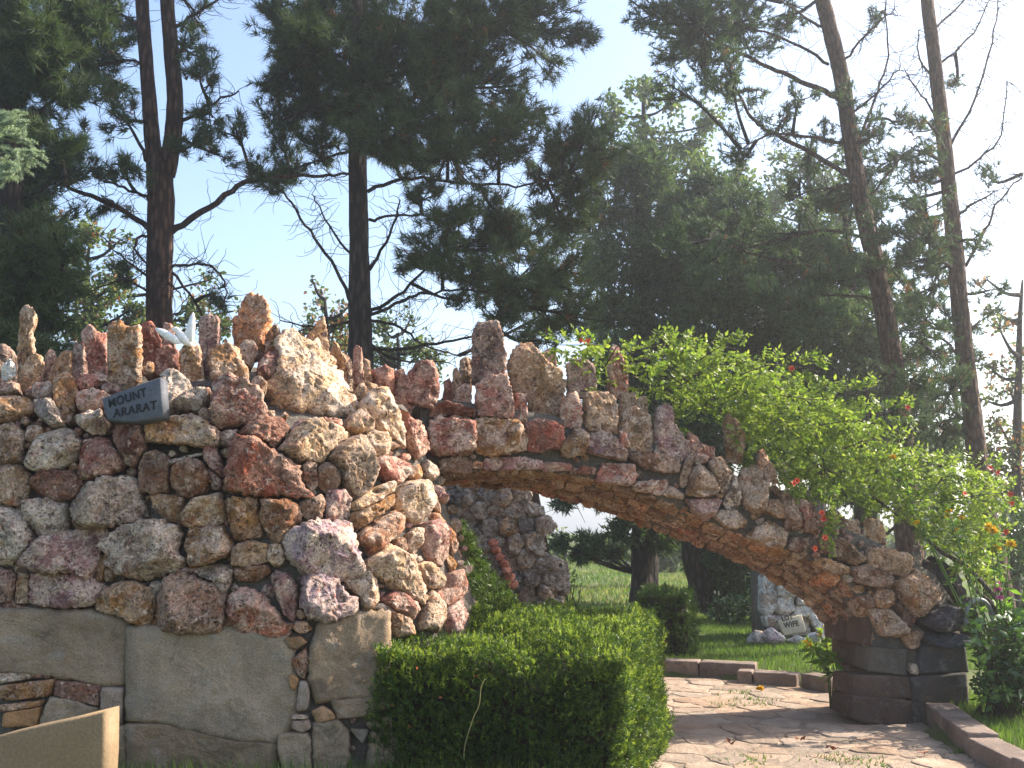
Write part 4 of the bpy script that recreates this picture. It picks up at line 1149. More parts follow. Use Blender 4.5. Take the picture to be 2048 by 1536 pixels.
conifer_mass('juniper', 'soft green conical juniper growing between hedge and grey monument', 'juniper', None, 9.9,
             [(925, 1050, 17), (935, 1075, 22), (945, 1100, 26), (955, 1130, 32), (965, 1165, 40), (930, 1150, 34), (910, 1180, 34), (990, 1185, 34), (960, 1210, 46), (1000, 1220, 46), (920, 1230, 46), (960, 1260, 50)], 'leaf_yew', .06, .012, 260, 9)
# ================================================================== pines
def pine(name, label, Y, trunks, limbs, blobs, mat, bark, group, needle=.17, nw=.011, per=200, dead=None, nm=26, sway=1.1, limb_w=9, thin=.88):
    base = at(trunks[0][0][0], trunks[0][0][1], Y); t = thing(name, (base.x, Y, 0), label, 'pine tree', group); polys = []
    for tr in trunks:
        pts = []; rad = []
        for i, (x, y, wpx) in enumerate(tr):
            p = at(x, y, Y); pts.append(p); rad.append(wpx*thin*Y/F_PX/2)
        if tr is trunks[0]:
            p = pts[0]; g = (pts[0]-pts[1]); g = g/abs(g.z) if abs(g.z) > .1 else Vector((0, 0, -1)); q = p+g*(p.z+.1)*.8; q.z = -.1; pts.insert(0, q); rad.insert(0, rad[0]*1.22)
        tube_obj('trunk', pts, rad, bark, t, 14, .05, 5); polys.append(smooth_path(pts, 5))
    allp = [p for P in polys for p in P]; tw = Acc()
    for L_ in limbs:
        w_ = limb_w; pts = list(L_)
        if isinstance(pts[0], (int, float)): w_ = pts.pop(0)
        dy = random.uniform(-.9, .5); k = len(pts)
        P = [at(x, y, Y+dy*i/(k-1)) for i, (x, y) in enumerate(pts)]
        P = smooth_path(P, 5); P = [p+Vector((random.gauss(0, .012), 0, random.gauss(0, .012))) for p in P]
        tube_obj('branch', P, list(np.linspace(w_*Y/F_PX/2, w_*.35*Y/F_PX/2, len(P))), bark, t, 8, .05, 1); allp += P[3:]
        for _ in range(int(len(P)*2.2)):                        # bare side twigs, curling
            q = random.choice(P[2:]); d = Vector((random.gauss(0, 1), random.gauss(0, .7), random.gauss(-.25, .8))).normalized(); pp = [q]; ln = random.uniform(.05, .13)
            for _k in range(5): d = (d+Vector((random.gauss(0, .3), random.gauss(0, .3), random.gauss(.05, .3)))).normalized(); pp.append(pp[-1]+d*ln)
            tw.add(*tube_arrays(pp, np.linspace(.0055, .0025, 6), 4))
    TC = []; TD = []; DC = []; DD = []; arr = np.array([p[:] for p in allp])
    for bl in blobs:
        x, y, r = bl[:3]; f = bl[3] if len(bl) > 3 else 1
        c = Vector(at(x, y, Y+random.uniform(-sway, sway))); rr = r*Y/F_PX*1.25
        cost = np.linalg.norm(arr-np.array(c), axis=1)+.8*np.maximum(0, arr[:, 2]-c.z-.1); q = allp[int(cost.argmin())]
        mid = q.lerp(c, .55)+Vector((0, random.gauss(0, .1), random.uniform(-.12, .1)))
        P = smooth_path([q, mid, c], 4); tw.add(*tube_arrays(P, np.linspace(.030, .012, len(P)), 5)); 
        nt_ = max(4, int(per*f*(r/70)**2)); nk = max(3, int(nt_/9))
        for _ in range(nk):
            s = P[random.randrange(len(P)//3, len(P))]; e = c+Vector(unit(rng.normal(size=3))*rr*random.uniform(.45, 1.05)); e.z += .05*rr
            m2 = s.lerp(e, .5)+Vector((0, 0, -.06*rr)); tp = smooth_path([s, m2, e], 3); tw.add(*tube_arrays(tp, np.linspace(.011, .005, len(tp)), 4))
            g = (e-m2).normalized()
            for _k in range(9):
                u = random.uniform(.35, 1.02); b = s.lerp(m2, u*2) if u < .5 else m2.lerp(e, u*2-1); b = b+Vector(rng.normal(size=3)*.05)
                dd = (g+Vector(rng.normal(size=3))*.55+Vector((0, 0, .25))).normalized()
                if dead and random.random() < dead: DC.append(b[:]); DD.append(dd[:])
                else: TC.append(b[:]); TD.append(dd[:])
    a = Acc(); a.add(*blades(np.array(TC), np.array(TD), nm, needle, nw, .48, back=.10)); a.obj('needles', mat, t, kind='stuff')
    if DC: a = Acc(); a.add(*blades(np.array(DC), np.array(DD), 14, needle*.8, nw, .5, back=.08)); a.obj('dead_needles', 'needle_dead', t, kind='stuff')
    tw.obj('twigs', 'twig_dark', t, True, kind='stuff')
    return t
G_ = 'tall pine trees behind the stonework'
pine('pine_tree', 'tall straight dark pine with bare lower limbs behind the dip between mound and arch', 13.6,
     [[(722, 760, 60), (720, 640, 54), (718, 500, 47), (716, 380, 44), (714, 250, 42), (712, 100, 38), (710, -150, 34), (708, -500, 22), (706, -700, 8)]],
     [[9, (735, 385), (790, 360), (860, 358), (960, 370), (1050, 370), (1140, 345)], [9, (738, 625), (800, 590), (850, 540), (900, 500)], [8, (740, 630), (800, 602), (850, 587), (940, 580), (1000, 590)],
      [8, (704, 610), (660, 520), (610, 450), (570, 385), (556, 360)], [6, (700, 505), (650, 440), (625, 385)], [8, (738, 700), (850, 692), (940, 672), (1000, 660)], [8, (738, 540), (780, 470), (800, 400)],
      [7, (738, 640), (800, 655), (850, 690), (920, 712)], [6, (706, 640), (640, 655), (560, 640)], [12, (735, 220), (800, 150), (860, 85), (940, -10)], [11, (737, 300), (830, 190), (900, 110), (1000, 40)],
      [8, (705, 120), (640, 110), (560, 150)], [8, (705, 220), (640, 215), (560, 240)], [7, (705, 300), (640, 320), (570, 345)], [7, (738, 440), (800, 430), (900, 440)], [6, (736, 690), (800, 720), (900, 725)]],
     [(600, 60, 80), (555, 150, 60), (620, 190, 100), (680, 230, 75), (560, 235, 55), (650, 110, 90), (730, 60, 95), (640, 285, 50), (590, 325, 55, .7), (535, 345, 45, .7), (740, 160, 90), (560, 30, 60), (660, 10, 80),
      (800, 90, 110), (900, 50, 110), (1000, 30, 95), (1090, 25, 75), (1165, 60, 42), (1100, 125, 45, .6), (1040, 170, 55, .7), (950, 160, 95), (850, 220, 105), (760, 270, 85), (900, 310, 90), (1000, 260, 80), (830, 335, 55), (1060, 235, 55), (1120, 285, 60), (1100, 345, 55), (1180, 250, 55, .7), (1200, 310, 55), (870, 130, 80),
      (900, 440, 60), (1000, 425, 50), (880, 500, 70), (970, 480, 80), (1060, 470, 72), (1125, 445, 75), (1050, 560, 80), (980, 560, 62), (1130, 540, 70), (1100, 620, 62), (1000, 620, 55, .7), (1160, 620, 55), (820, 520, 40, .5), (1160, 380, 60), (850, 400, 50, .5), (930, 600, 40, .5), (1080, 680, 45, .5),
      (760, -80, 110), (640, -90, 100), (900, -100, 120), (700, -240, 140), (820, -260, 120), (640, -380, 110), (760, -420, 100), (710, -560, 80)],
     'needle_pine', 'bark_dark', G_, dead=.03)
pine('pine_tree', 'forked twin trunked pine with reddish bark behind the mound', 13.0,
     [[(320, 760, 64), (318, 640, 60), (320, 500, 58), (322, 400, 62), (318, 330, 58)], [(312, 350, 42), (303, 260, 36), (297, 180, 34), (288, 60, 32), (280, -80, 30), (268, -350, 18)], [(332, 350, 44), (346, 270, 40), (350, 200, 38), (343, 100, 36), (334, 0, 33), (330, -200, 26), (330, -450, 10)]],
     [[15, (340, 465), (420, 415), (490, 365), (560, 353), (640, 352), (700, 346)], [13, (322, 478), (250, 425), (170, 388), (100, 362), (30, 335)], [9, (300, 325), (260, 255), (205, 180)], [9, (366, 245), (420, 208), (478, 185)], [9, (350, 55), (400, 22), (450, -10)],
      [8, (300, 400), (250, 375), (190, 355)], [7, (330, 540), (370, 530), (420, 530), (450, 565), (445, 610)], [7, (330, 520), (290, 470), (270, 500), (330, 560), (360, 590)], [6, (305, 560), (250, 520), (200, 470)], [7, (300, 130), (240, 120), (180, 140)], [6, (295, 60), (230, 20), (160, 0)],
      [6, (345, 545), (400, 620), (430, 660)], [6, (300, 590), (250, 560), (170, 590)]],
     [(400, 160, 42), (425, 235, 45), (385, 290, 42), (240, 230, 50, .8), (160, 285, 50), (200, 100, 70), (250, 55, 45), (250, 330, 45), (470, 255, 42, .7), (410, 115, 36, .6), (370, 80, 36, .5), (230, 160, 50), (180, 340, 40, .7), (440, 310, 40, .6), (520, 330, 36, .6), (150, 30, 70), (240, 0, 50), (400, 40, 40, .5), (230, 420, 40, .6), (430, 590, 36, .4), (250, 560, 40, .4),
      (330, -80, 80), (230, -120, 90), (420, -120, 80), (300, -260, 100), (330, -400, 80)],
     'needle_pine', 'bark_red', G_, dead=.10, per=125)
pine('pine_tree', 'dense dark pine at the far side of the mound beside the forked trunk', 11.8,
     [[(30, 760, 62), (28, 600, 58), (24, 400, 54), (16, 200, 50), (10, 0, 44), (4, -300, 30), (0, -600, 10)]],
     [[8, (30, 560), (90, 540), (130, 560)], [8, (28, 400), (80, 380), (130, 350)], [8, (20, 260), (70, 230), (110, 200)], [8, (18, 120), (70, 90), (120, 60)]],
     [(60, 60, 90, 1.4), (20, 150, 90, 1.4), (100, 160, 70, 1.2), (50, 250, 80, 1.4), (110, 260, 50, 1), (40, 430, 80, 1.4), (90, 350, 55), (60, 510, 85, 1.5), (20, 590, 85, 1.5), (115, 560, 50, 1), (80, 620, 60, 1.2), (120, 450, 45, .8), (-40, 350, 90), (-60, 200, 90), (-60, 520, 90), (130, 30, 60, 1), (10, 0, 90), (-30, 680, 90), (60, 680, 60, 1), (40, -130, 100), (-60, -200, 100), (30, -350, 90), (150, 120, 60), (170, 220, 50, .8), (160, 60, 60), (200, 30, 50, .8), (140, 330, 50), (30, 340, 80, 1.4), (150, 500, 45, .7), (100, 680, 60)],
     'needle_pine', 'bark_dark', G_, per=170)
pine('pine_tree', 'leaning orange barked pine with long limbs reaching over the arch', 14.2,
     [[(1812, 1000, 64), (1803, 880, 58), (1788, 740, 54), (1768, 620, 50), (1745, 500, 48), (1722, 400, 46), (1703, 290, 44), (1684, 160, 42), (1660, 60, 42), (1638, -30, 40), (1600, -200, 32), (1570, -420, 14)]],
     [[7, (1643, 55), (1600, 28), (1565, 5)], [7, (1658, 128), (1580, 82), (1500, 55), (1450, 45)], [12, (1675, 195), (1600, 160), (1540, 135), (1440, 85), (1390, 50)], [12, (1700, 352), (1620, 305), (1540, 262), (1505, 235), (1470, 170), (1440, 95)], [8, (1698, 290), (1620, 274), (1540, 270), (1480, 300)],
      [7, (1700, 370), (1640, 378), (1580, 398)], [8, (1730, 478), (1660, 460), (1560, 478), (1480, 500)], [9, (1752, 560), (1650, 540), (1580, 525), (1480, 500), (1420, 480)], [7, (1765, 600), (1650, 590), (1560, 615)], [6, (1690, 120), (1740, 60), (1790, 20)], [6, (1700, 230), (1760, 180), (1800, 130)], [7, (1712, 300), (1750, 200), (1775, 110), (1770, -10)], [6, (1735, 400), (1790, 330), (1830, 290)]],
     [(1330, 60, 50), (1400, 40, 80), (1480, 50, 80), (1560, 30, 50, .8), (1340, 110, 52), (1400, 125, 62), (1290, 15, 50), (1460, 130, 48, .8), (1540, 95, 38, .7), (1750, 40, 36, .4), (1690, 190, 34, .7), (1705, 255, 42), (1560, 245, 46, .6), (1750, 265, 42, .8), (1790, 250, 40, .7), (1720, 330, 46), (1750, 390, 55), (1700, 410, 52), (1620, 320, 45, .6), (1640, 420, 50, .8), (1480, 300, 46, .7), (1560, 470, 60, .8), (1480, 480, 55, .8), (1420, 460, 50, .7), (1540, 600, 60, .7), (1380, 0, 70), (1480, -40, 80), (1340, 170, 40, .6), (1440, 180, 40, .6), (1780, 320, 50, .8), (1770, 450, 55, .8), (1650, 250, 40, .5), (1600, 200, 40, .5), (1520, 180, 40, .5), (1600, 360, 50, .6), (1700, 500, 60), (1660, 560, 60, .8), (1800, 560, 60), (1760, 540, 55), (1640, 620, 60, .7), (1400, 520, 60, .7), (1340, 480, 50, .6),
      (1560, -120, 90), (1660, -140, 90), (1480, -160, 100), (1600, -300, 100), (1540, -400, 80)],
     'needle_scots', 'bark_orange', G_, needle=.10, nw=.013, per=230, nm=22, dead=.02, thin=.78)
pine('pine_tree', 'slim straight pine with sparse crown and dead upper twigs behind the vine', 13.4,
     [[(1990, 1130, 60), (1965, 1000, 54), (1950, 880, 50), (1936, 760, 46), (1922, 640, 44), (1910, 500, 42), (1898, 380, 40), (1884, 250, 38), (1868, 110, 35), (1853, -10, 33), (1830, -250, 24), (1815, -450, 8)]],
     [[6, (1880, 130), (1935, 80), (1985, -10)], [6, (1900, 290), (1950, 200), (1990, 60), (1995, -20)], [7, (1930, 535), (1970, 460), (2000, 400), (2046, 350)], [6, (1915, 430), (1960, 400), (1995, 380)], [6, (1900, 355), (1960, 315), (2000, 270), (2015, 160)], [6, (1878, 170), (1840, 120), (1836, 60)], [7, (1930, 700), (1915, 600), (1895, 500)],
      [6, (1890, 250), (1850, 200), (1810, 140)], [5, (1950, 800), (1900, 690), (1850, 680), (1810, 720)], [6, (1868, 60), (1920, 10), (1960, -40)]],
     [(1830, 300, 42, .7), (1840, 355, 42, .8), (1850, 420, 46), (1860, 465, 46), (1810, 500, 55), (1890, 240, 26, .8), (1905, 175, 26, .7), (1870, 560, 50), (1830, 590, 50, .8), (1900, 640, 45, .8), (1960, 480, 30, .5), (1975, 350, 30, .4), (1860, 700, 60), (1900, 780, 55), (1830, 440, 44), (1980, 580, 36, .5), (1800, 400, 44, .8), (1880, 330, 36, .7), (1840, 520, 50), (1880, 500, 45, .8), (1850, 640, 55), (1820, 760, 60), (1880, 850, 60), (1930, 720, 40, .7), (1960, 640, 36, .6), (1850, 240, 40, .5), (1920, 440, 40, .5), (1800, 850, 60),
      (1830, -100, 60, .6), (1880, -160, 60, .6), (1820, -280, 70, .6)],
     'needle_scots', 'bark_orange', G_, needle=.10, nw=.012, per=190, nm=22, dead=.10, thin=.78)
# blue spruce whose bough reaches in at the side
def spruce():
    Y = 8.6; b = at(-260, 700, Y); t = thing('spruce_tree', (b.x, Y, 0), 'pale blue green spruce whose bough, coloured bright as if sunlit, reaches beside the mound', 'spruce tree')
    tube_obj('trunk', [Vector((b.x, Y, -.05)), Vector((b.x, Y, 2.5)), Vector((b.x, Y, 5.5)), Vector((b.x, Y, 7.5))], [.16, .13, .08, .015], 'bark_dark', t, 10)
    TC = []; TD = []; tw = Acc()
    ends = [((-10, 270), (75, 285)), ((-10, 300), (88, 305)), ((-20, 250), (60, 245)), ((-20, 320), (55, 335)), ((-30, 300), (20, 360)), ((-30, 235), (35, 225)), ((-60, 280), (10, 300)), ((-30, 330), (30, 330)), ((-40, 260), (45, 265)), ((-20, 290), (70, 320)), ((-20, 340), (18, 350)), ((-30, 220), (20, 240))]
    root = Vector((b.x, Y, at(-200, 330, Y).z))
    for s, e in ends:
        dy = random.uniform(-.18, .18); s, e = at(*s, Y+dy), at(*e, Y+dy*1.6); tw.add(*tube_arrays([root, s, e], [.03, .012, .004], 5))
        for u in np.linspace(0, 1, 16): TC.append((s.lerp(e, u)+Vector(rng.normal(size=3)*.012))[:]); TD.append((e-s).normalized()[:])
        for _ in range(9):
            u = random.uniform(.1, .95); q = s.lerp(e, u); d = ((e-s).normalized()+Vector(rng.normal(size=3))*.7).normalized()
            for k in range(5): TC.append((q+d*.03*k)[:]); TD.append(d[:])
    for z in np.linspace(1.0, 7, 40):                          # the rest of the tree, mostly outside the picture
        a = random.uniform(1.6, 4.9); ln = (7.6-z)*.16+.2; d = Vector((math.cos(a), math.sin(a), -.1)); p = Vector((b.x, Y, z)); tw.add(*tube_arrays([p, p+d*ln], [.02, .005], 4))
        for k in range(14): TC.append((p+d*ln*random.random()+Vector(rng.normal(size=3)*.07))[:]); TD.append(d[:])
    a = Acc(); a.add(*blades(np.array(TC), np.array(TD), 34, .036, .006, .62, back=.03)); a.obj('needles', 'needle_blue_lit', t, kind='stuff'); tw.obj('boughs', 'twig_dark', t, True, kind='stuff')
spruce()
# dense dark junipers behind the arch
G2 = 'dark dense evergreens behind the arch'
def pxtrunk(L_, Y): return [at(x, y, Y) for x, y in L_]
conifer_mass('cedar_tree', 'dense dark evergreen on a short black trunk seen through the arch', 'evergreen tree', [.26, .22, .2, .17, .12, .04], 19.5,
             [(1260, 330, 70), (1200, 430, 55), (1290, 420, 90), (1250, 520, 85), (1340, 520, 95), (1220, 620, 62), (1310, 620, 95), (1250, 710, 70), (1340, 720, 90), (1230, 800, 80), (1320, 830, 90), (1180, 880, 70), (1260, 900, 80), (1340, 910, 70), (1300, 340, 60), (1370, 430, 60),
              (1290, 1000, 70), (1340, 1050, 60), (1250, 1060, 46), (1180, 1090, 40), (1120, 1085, 26), (1130, 1000, 36), (1210, 985, 50), (1310, 1075, 50), (1160, 1110, 26), (1230, 1105, 30), (1200, 940, 60), (1220, 340, 46), (1380, 600, 70), (1390, 700, 70), (1180, 560, 40), (1190, 740, 50)], 'needle_cedar', .16, .034, 270, 9,
             pxtrunk([(1284, 1205), (1284, 1150), (1284, 1000), (1282, 800), (1280, 500), (1275, 330)], 19.5), G2)
conifer_mass('cedar_tree', 'broad dark evergreen with a leaning trunk beyond the small hedge', 'evergreen tree', [.26, .24, .21, .18, .12, .04], 18.6,
             [(1420, 380, 60), (1400, 470, 85), (1480, 420, 70), (1450, 560, 95), (1540, 500, 75), (1420, 640, 95), (1520, 620, 95), (1470, 720, 95), (1560, 720, 90), (1400, 780, 80), (1500, 810, 95), (1590, 620, 70), (1600, 820, 80), (1430, 880, 80), (1540, 900, 80), (1640, 900, 60),
              (1420, 1060, 45), (1380, 1040, 50), (1450, 1110, 50), (1500, 1150, 46), (1440, 1170, 46), (1490, 1195, 40), (1530, 1120, 40), (1400, 1130, 36), (1420, 1210, 36), (1510, 1090, 46), (1460, 1050, 50), (1380, 540, 70), (1480, 500, 80), (1590, 540, 60), (1380, 860, 70), (1370, 980, 60)], 'needle_cedar', .16, .034, 270, 9,
             pxtrunk([(1408, 1225), (1400, 1160), (1385, 1080), (1400, 900), (1450, 650), (1450, 400)], 18.6), G2)
conifer_mass('cedar_tree', 'shaded evergreen between the two leaning pines behind the vine', 'evergreen tree', [.22, .2, .18, .15, .1, .04], 17.5,
             [(1640, 480, 60), (1680, 560, 75), (1640, 640, 85), (1720, 640, 75), (1690, 740, 90), (1780, 720, 70), (1640, 780, 80), (1760, 820, 80), (1840, 800, 60), (1700, 860, 80), (1800, 900, 80), (1880, 900, 60), (1740, 960, 80), (1860, 980, 60), (1680, 960, 70), (1600, 720, 60), (1800, 620, 50), (1660, 400, 40), (1600, 500, 60), (1620, 900, 80), (1740, 540, 50)], 'needle_cedar', .15, .032, 240, 9,
             pxtrunk([(1740, 1230), (1735, 1100), (1725, 900), (1715, 700), (1700, 550), (1690, 430)], 17.5), G2)
# broadleaf trees
def broadleaf(name, label, Y, trunk, wid, blobs, mat, leaf, per, group='broadleaf trees further back', mat2=None, mix=0):
    t0 = pxtrunk(trunk, Y); t0[0].z = .05; t = thing(name, (t0[0].x, Y, 0), label, 'tree', group)
    tube_obj('trunk', t0, [w_*Y/F_PX/2 for w_ in wid], 'bark_dark', t, 9, .05); P = smooth_path(t0, 4); tw = Acc(); C1 = []; D1 = []; C2 = []; D2 = []
    for bl in blobs:
        x, y, r = bl[:3]; f = bl[3] if len(bl) > 3 else 1; c = Vector(at(x, y, Y+random.uniform(-.8, .8))); rr = r*Y/F_PX
        q = min(P, key=lambda p: (p-c).length+1.2*max(0, p.z-c.z+.2)); tw.add(*tube_arrays(smooth_path([q, q.lerp(c, .5)+Vector((0, 0, -.1)), c], 3), np.linspace(.05, .015, 7), 5))
        for _ in range(max(3, int(7*f))):
            e = c+Vector(unit(rng.normal(size=3))*rr*random.uniform(.6, 1)); tw.add(*tube_arrays([c, e], [.014, .005], 4))
            n = int(per*f*(r/50)**2/7); u = rng.uniform(.2, 1.05, (n, 1)); p = np.array(c)*(1-u)+np.array(e)*u+rng.normal(size=(n, 3))*rr*.22; d = unit(rng.normal(size=(n, 3))+np.array([0, 0, -.4]))
            k = rng.random(n) < mix; C1.append(p[~k]); D1.append(d[~k]); C2.append(p[k]); D2.append(d[k])
    a = Acc(); a.add(*leaves(np.vstack(C1), np.vstack(D1), leaf, leaf*.62, .5)); a.obj('leaves', mat, t, kind='stuff')
    if mat2: a = Acc(); a.add(*leaves(np.vstack(C2), np.vstack(D2), leaf, leaf*.62, .5)); a.obj('rusty_leaves', mat2, t, kind='stuff')
    tw.obj('branches', 'twig_dark', t, True, kind='stuff'); return t
broadleaf('poplar_tree', 'leafy green poplar rising between the tall pine and the leaning pine', 25, [(1300, 1180), (1300, 800), (1295, 500), (1290, 300), (1285, 190)], [34, 30, 24, 14, 4],
          [(1230, 220, 42), (1290, 195, 40), (1340, 205, 34), (1205, 270, 36), (1300, 290, 70), (1380, 300, 55), (1250, 330, 55), (1420, 250, 46), (1340, 370, 60), (1420, 340, 55), (1180, 320, 36, .7), (1480, 360, 46), (1200, 540, 50), (1190, 660, 46), (1180, 480, 46), (1260, 180, 26, .6), (1330, 165, 20, .5)], 'leaf_poplar', .15, 520)
broadleaf('poplar_tree', 'leafy tree filling the gap behind the leaning orange pine', 27, [(1640, 1170), (1635, 800), (1625, 500), (1615, 330)], [30, 26, 18, 6],
          [(1600, 330, 50), (1560, 380, 46), (1650, 370, 46), (1620, 430, 50), (1560, 320, 36, .7), (1680, 300, 36, .6), (1690, 450, 45), (1540, 420, 45)], 'leaf_poplar', .15, 480)
broadleaf('rowan_tree', 'small tree with rusty leaves showing under the bare pine limbs', 20, [(660, 1190), (660, 900), (655, 700), (650, 600)], [22, 18, 12, 5],
          [(640, 600, 36, .7), (670, 640, 40), (625, 650, 36, .8), (690, 690, 40), (650, 700, 46), (610, 690, 36), (625, 560, 18, .5), (700, 610, 26, .5)], 'leaf_far', .12, 380, mat2='leaf_rust', mix=.35)
broadleaf('rowan_tree', 'small green tree behind the straight dark pine', 21, [(800, 1190), (800, 900), (798, 760), (795, 670)], [22, 18, 10, 4],
          [(770, 660, 36), (800, 700, 46), (840, 690, 40), (770, 720, 46), (860, 730, 40), (820, 640, 26, .6), (745, 690, 30, .6)], 'leaf_far', .12, 380)
broadleaf('maple_tree', 'yellow green broadleaf tree behind the forked pine', 19, [(180, 1200), (180, 900), (178, 700), (175, 520)], [30, 26, 18, 6],
          [(95, 430, 50), (180, 480, 50), (230, 560, 50), (180, 580, 60), (120, 520, 50), (260, 620, 46), (200, 640, 60), (380, 620, 50), (430, 640, 46), (420, 560, 36, .6), (150, 660, 60), (300, 660, 50), (480, 620, 30, .5), (240, 480, 36, .6), (90, 600, 50)], 'leaf_far', .12, 420, mat2='leaf_rust', mix=.08)
broadleaf('maple_tree', 'thin broadleaf tree with reddish leaves beyond the slim pine', 18, [(2030, 1230), (2032, 1000), (2036, 800), (2040, 640), (2045, 560)], [24, 20, 16, 10, 4],
          [(1990, 620, 30, .7), (2000, 660, 36, .6), (2030, 640, 36, .6), (1985, 740, 42, .8), (2020, 780, 46, .8), (1970, 800, 36, .7), (2040, 710, 40, .7), (2000, 850, 42, .8), (2030, 900, 50), (1990, 920, 42), (2040, 960, 50), (1990, 980, 46), (2050, 860, 42), (1975, 560, 22, .5), (2060, 1010, 50), (2010, 1040, 40, .8)], 'leaf_far', .10, 420, mat2='leaf_rust', mix=.22)
for i, (x, y, r, lab) in enumerate(((1040, 1085, 60, 'rounded far tree in the hedgerow behind the grey monument'), (1130, 1100, 44, 'low far tree in the hedgerow seen under the arch'), (1220, 1090, 52, 'far tree in the hedgerow behind the black trunk'), (1340, 1085, 56, 'far tree in the hedgerow between the two dark evergreens'), (1460, 1085, 56, 'far tree in the hedgerow behind the small hedge'), (1570, 1080, 60, 'far tree in the hedgerow behind the pale pillar'),
                                  (1700, 1060, 70, 'far tree in the hedgerow behind the arch foot'), (1830, 1060, 70, 'far tree in the hedgerow behind the vine'), (1960, 1050, 76, 'far tree in the hedgerow beyond the slim pine'), (2080, 1050, 80, 'far tree in the hedgerow behind the reddish thin tree'))):
    broadleaf('hedgerow_tree', lab, 36+(i % 3)*2.0, [(x, 1135), (x, 1100), (x+4, y)], [12, 9, 5], [(x-r*.6, y+12, r*.6), (x+r*.6, y+8, r*.6), (x, y-14, r*.66), (x, y+30, r*.66), (x-r*.6, y+36, r*.5), (x+r*.6, y+36, r*.5)], 'leaf_far', .24, 330, 'far hedgerow trees')
# low bushes along the back of the lawn
def bush(label, Y, blobs, mat, leaf, per, cat='bush'):
    b = at(blobs[0][0], blobs[0][1], Y); t = thing('bush', (b.x, Y, .1), label, cat, 'bushes at the back of the lawn'); C1 = []; D1 = []; tw = Acc()
    for x, y, r in blobs:
        c = np.array(at(x, y, Y+random.uniform(-.4, .4))); rr = r*Y/F_PX; n = int(per*(r/50)**2); d = unit(rng.normal(size=(n, 3))); C1.append(c+d*rr*rng.uniform(.3, 1.05, (n, 1))); D1.append(d)
        for _ in range(5): tw.add(*tube_arrays([Vector((c[0]+random.gauss(0, .15), Y, .08)), Vector(c+rng.normal(size=3)*rr*.5)], [.02, .006], 4))
    P = np.vstack(C1); P[:, 2] = np.maximum(P[:, 2], .1); a = Acc(); a.add(*leaves(P, np.vstack(D1), leaf, leaf*.6, .6)); a.obj('leaves', mat, t, kind='stuff'); tw.obj('stems', 'twig_dark', t, True, kind='stuff')
bush('low shaded bush between the pale pillar and the small hedge', 16.5, [(1470, 1230, 34), (1500, 1215, 30), (1440, 1220, 30)], 'leaf_shrub', .09, 500)
bush('sunlit weedy bush beside the grey monument', 15, [(1120, 1135, 20), (1135, 1160, 24), (1115, 1175, 24)], 'leaf_far', .06, 420)
bush('dark bush in shade beyond the flowering plants', 14.5, [(1985, 1080, 46), (2040, 1060, 50), (2030, 1120, 46), (1960, 1120, 36), (2070, 1100, 50)], 'leaf_shrub', .09, 600)
# ================================================================== trumpet vine over the arch
def pinnate(acc, base, g, L, leaflet, pairs=4):
    n = len(base); s = unit(np.cross(g, np.array([0, 0, 1])+.5*rng.normal(size=(n, 3)))); C1 = []; D1 = []
    for k in range(pairs):
        t = .3+.7*k/pairs; p = base+g*(L*t); p[:, 2] -= .25*(L[:, 0]*t)**2/.2*.5
        for sd in (1, -1): C1.append(p); D1.append(unit(s*sd+g*.55+np.array([0, 0, -.25])))
    p = base+g*L; p[:, 2] -= .12*L[:, 0]; C1.append(p); D1.append(g)
    acc.add(*leaves(np.vstack(C1), np.vstack(D1), leaflet, leaflet*.52, .18, .12))
VINE = [(1150, 745), (1100, 705), (1120, 690), (1200, 690), (1290, 690), (1400, 692), (1500, 735), (1570, 745), (1620, 790), (1680, 815), (1740, 860), (1800, 905), (1890, 930), (1975, 960), (1990, 1010), (1975, 1080), (1985, 1190), (1935, 1160), (1860, 1080), (1800, 1040), (1720, 1015), (1640, 985), (1570, 950), (1490, 880), (1400, 832), (1330, 790), (1250, 770), (1200, 775)]
def flower(name, p, d, mat, parent, L=.06, r=.028):
    d = d.normalized(); u = d.orthogonal().normalized(); v = d.cross(u); V = []; T = []; prof = [(0, .10), (.45, .16), (.8, .34), (1.0, .55)]; ns = 10
    for a, b in prof:
        for j in range(ns): t = 2*math.pi*j/ns; V.append(tuple(d*(a*L)+u*(math.cos(t)*r*b*1.6)+v*(math.sin(t)*r*b*1.6)))
    for j in range(ns):
        t = 2*math.pi*j/ns; k = 1.75 if j % 2 else 1.1; V.append(tuple(d*(L*1.02)+u*(math.cos(t)*r*k)+v*(math.sin(t)*r*k)))
    for i in range(4):
        for j in range(ns): j2 = (j+1) % ns; T += [(i*ns+j, i*ns+j2, i*ns+ns+j2), (i*ns+j, i*ns+ns+j2, i*ns+ns+j)]
    return link(name, tri_mesh(name, V, T), mat, parent, p)
